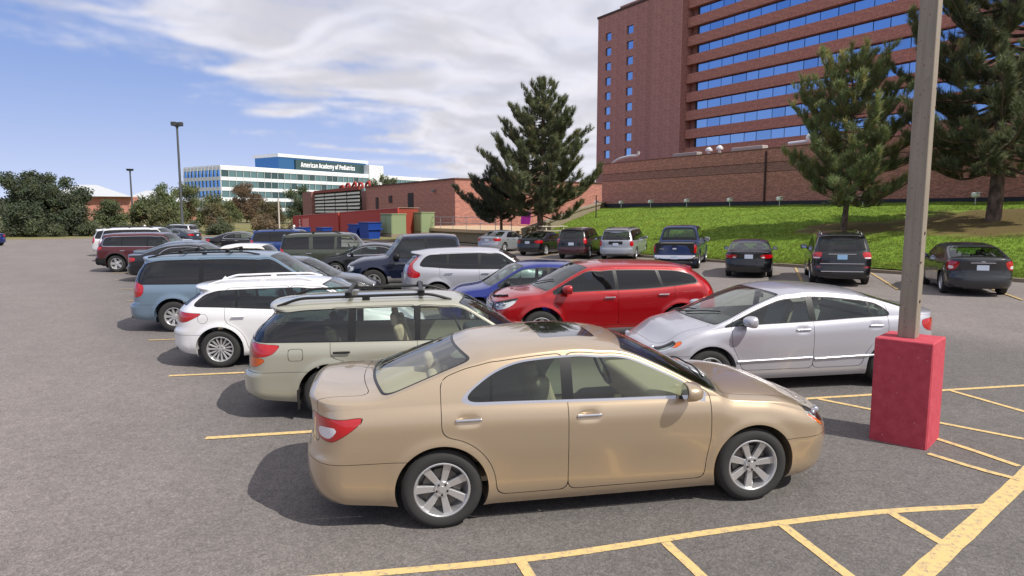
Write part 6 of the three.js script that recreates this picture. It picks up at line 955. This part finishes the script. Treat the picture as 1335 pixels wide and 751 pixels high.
add(gl, 'parked_suv', 'large black sport utility vehicle with chrome roof rails and a blue plate', 'car', -2.5, 0, 11.15, 22.2, RH, CG);

const bmw = makeCar(sedan({ q: QM, color: ['#0c0e13', 0.3, 0.28], L: 4.78, W: 1.8, H: 1.43, wb: 2.83, R: 0.325, bt: 3.35, bb: 4.05, yd: 1.06, seats: [2.4, 3.3], win: { ...sedan({ L: 4.78, H: 1.43 }).win, trim: 'black' }, exhaust: [-0.45], plateR: [0.84], lamps: [{ name: 'tail_light', end: 'r', poly: [[0.42, 0.92], [0.9, 0.92], [1.05, 0.9], [1.0, 0.78], [0.44, 0.76]], mat: M.red, inner: [[[0.44, 0.84], [0.60, 0.84], [0.60, 0.78], [0.46, 0.78]], M.whiteLens] }] }));
add(bmw, 'parked_sedan', 'black sedan at the lawn kerb beside the navy pickup', 'car', -2.35, 0, 9.1, 25.3, RH, CG);

const fp = truck({ q: QM, color: ['#22335c', 0.35, 0.32], L: 5.85, W: 2.0, H: 1.95, wb: 3.68, cab: 4.1, R: 0.40, seats: [2.6, 3.4], rearGlass: M.green, bumperMat: M.chrome, mirrorMat: M.chrome });
const f150 = makeCar(fp); bed(f150, fp);
{ const { onRear } = f150.userData.tools, v = onRear(0.2, 0.98); part('tailgate_emblem', new THREE.SphereGeometry(0.1, 16, 10).scale(0.12, 0.42, 1).translate(v[0] - 0.006, 0.94, 0), M.chrome, f150); part('tailgate_badge', rbox(0.012, 0.04, 0.2, v[0] - 0.006, 0.93, -0.55, 0.005), M.chrome, f150); part('tailgate_handle', rbox(0.02, 0.06, 0.2, v[0] - 0.006, 1.08, 0, 0.01), M.black, f150); }
add(f150, 'parked_pickup', 'navy blue pickup truck with a chrome rear bumper against the lawn', 'truck', -2.85, 0, 7.25, 29.4, RH, CG);

const caravan = makeCar(wagon({ q: QM, color: ['#9a9ea6', 0.4, 0.36], L: 5.0, W: 1.97, H: 1.75, wb: 3.0, fo: 0.95, R: 0.34, hn: 0.88, sc: 1.0, yc: 1.08, st: 2.0, sp: 2.8, tumble: 0.32, Lr: 0.3, nr: 3, belt: [[0, 0.7], [0.5, 0.88], [0.9, 1.0], [1.4, 1.05], [5, 1.08]], seats: [2.2, 3.2], back: [0.78, 0.66, 0.1, 0.04], rearGlass: M.tint, rails: [2.3, 4.6, 0.6, 0.04], lamps: [{ name: 'tail_light', end: 'r', poly: [[0.76, 1.06], [1.0, 1.06], [1.02, 0.76], [0.76, 0.76]], mat: M.red }] }));
{ const { onRear } = caravan.userData.tools, v = onRear(0.1, 0.95); part('plate_recess', rbox(0.012, 0.16, 0.75, v[0] - 0.004, 0.95, 0, 0.02), M.black, caravan); }
add(caravan, 'parked_minivan', 'silver minivan backed by the lawn between two dark vehicles', 'car', -2.4, 0, 5.6, 35.6, RH, CG);
add(makeCar(wagon({ q: QM, color: ['#171216', 0.3, 0.33], L: 4.45, W: 1.8, H: 1.75, wb: 2.62, R: 0.36, hn: 0.98, yc: 1.14, belt: [[0, 0.82], [0.5, 0.98], [1.0, 1.07], [1.5, 1.1], [4.45, 1.14]], tumble: 0.28, Lr: 0.26, nr: 3.2, seats: [2.2, 3.0], lamps: [{ name: 'tail_light', end: 'r', poly: [[0.7, 1.2], [0.95, 1.2], [0.97, 0.86], [0.7, 0.86]], mat: M.red }], bumperMat: paint('#3a0d14', 0.3, 0.4) })), 'parked_suv', 'black sport utility vehicle with a dark maroon bumper beside the silver minivan', 'car', -2.15, 0, 3.3, 36.8, RH, CG);
add(makeCar(sedan({ q: QM, color: ['#14161a', 0.35, 0.3], L: 4.6, H: 1.45, W: 1.78, seats: [2.4, 3.2], wheel: { n: 9, w0: 0.018, w1: 0.028 } })), 'parked_sedan', 'black sedan under the tall pine next to a silver sedan', 'car', -2.2, 0, 0.95, 40.0, RH - 8, CG);
add(makeCar(sedan({ q: QM, color: ['#9b9fa8', 0.5, 0.34], L: 4.6, H: 1.46, W: 1.77, seats: [2.4, 3.2] })), 'parked_sedan', 'silver sedan at the end of the lawn row by the loading dock', 'car', -2.2, 0, -1.65, 43.6, RH - 8, CG);

// --- far left ---
const farRx = makeCar(wagon({ q: QL, color: ['#a9acb2', 0.4, 0.35], L: 4.75, W: 1.85, H: 1.69, lined: true }));
add(farRx, 'parked_suv', 'silver crossover parked by the grass below the glass office', 'car', -1.35, 0.85, -36.6, 76.0, 165, CG);
add(makeCar(sedan({ q: QL, color: ['#39414d', 0.4, 0.35], L: 4.6, H: 1.45, lined: true })), 'parked_sedan', 'slate sedan behind the maroon sport utility vehicle', 'car', 0, 0, -31.5, 62, 170, CG);
add(makeCar(sedan({ q: QL, color: ['#1c2f6e', 0.4, 0.35], L: 4.5, H: 1.45, lined: true })), 'parked_sedan', 'blue car alone across the open lot by the dark trees', 'car', -2.2, 0.8, -43.9, 57.5, 165, CG);
scene.traverse(o => { delete o.userData.tools; });
renderer.render(scene, camera);
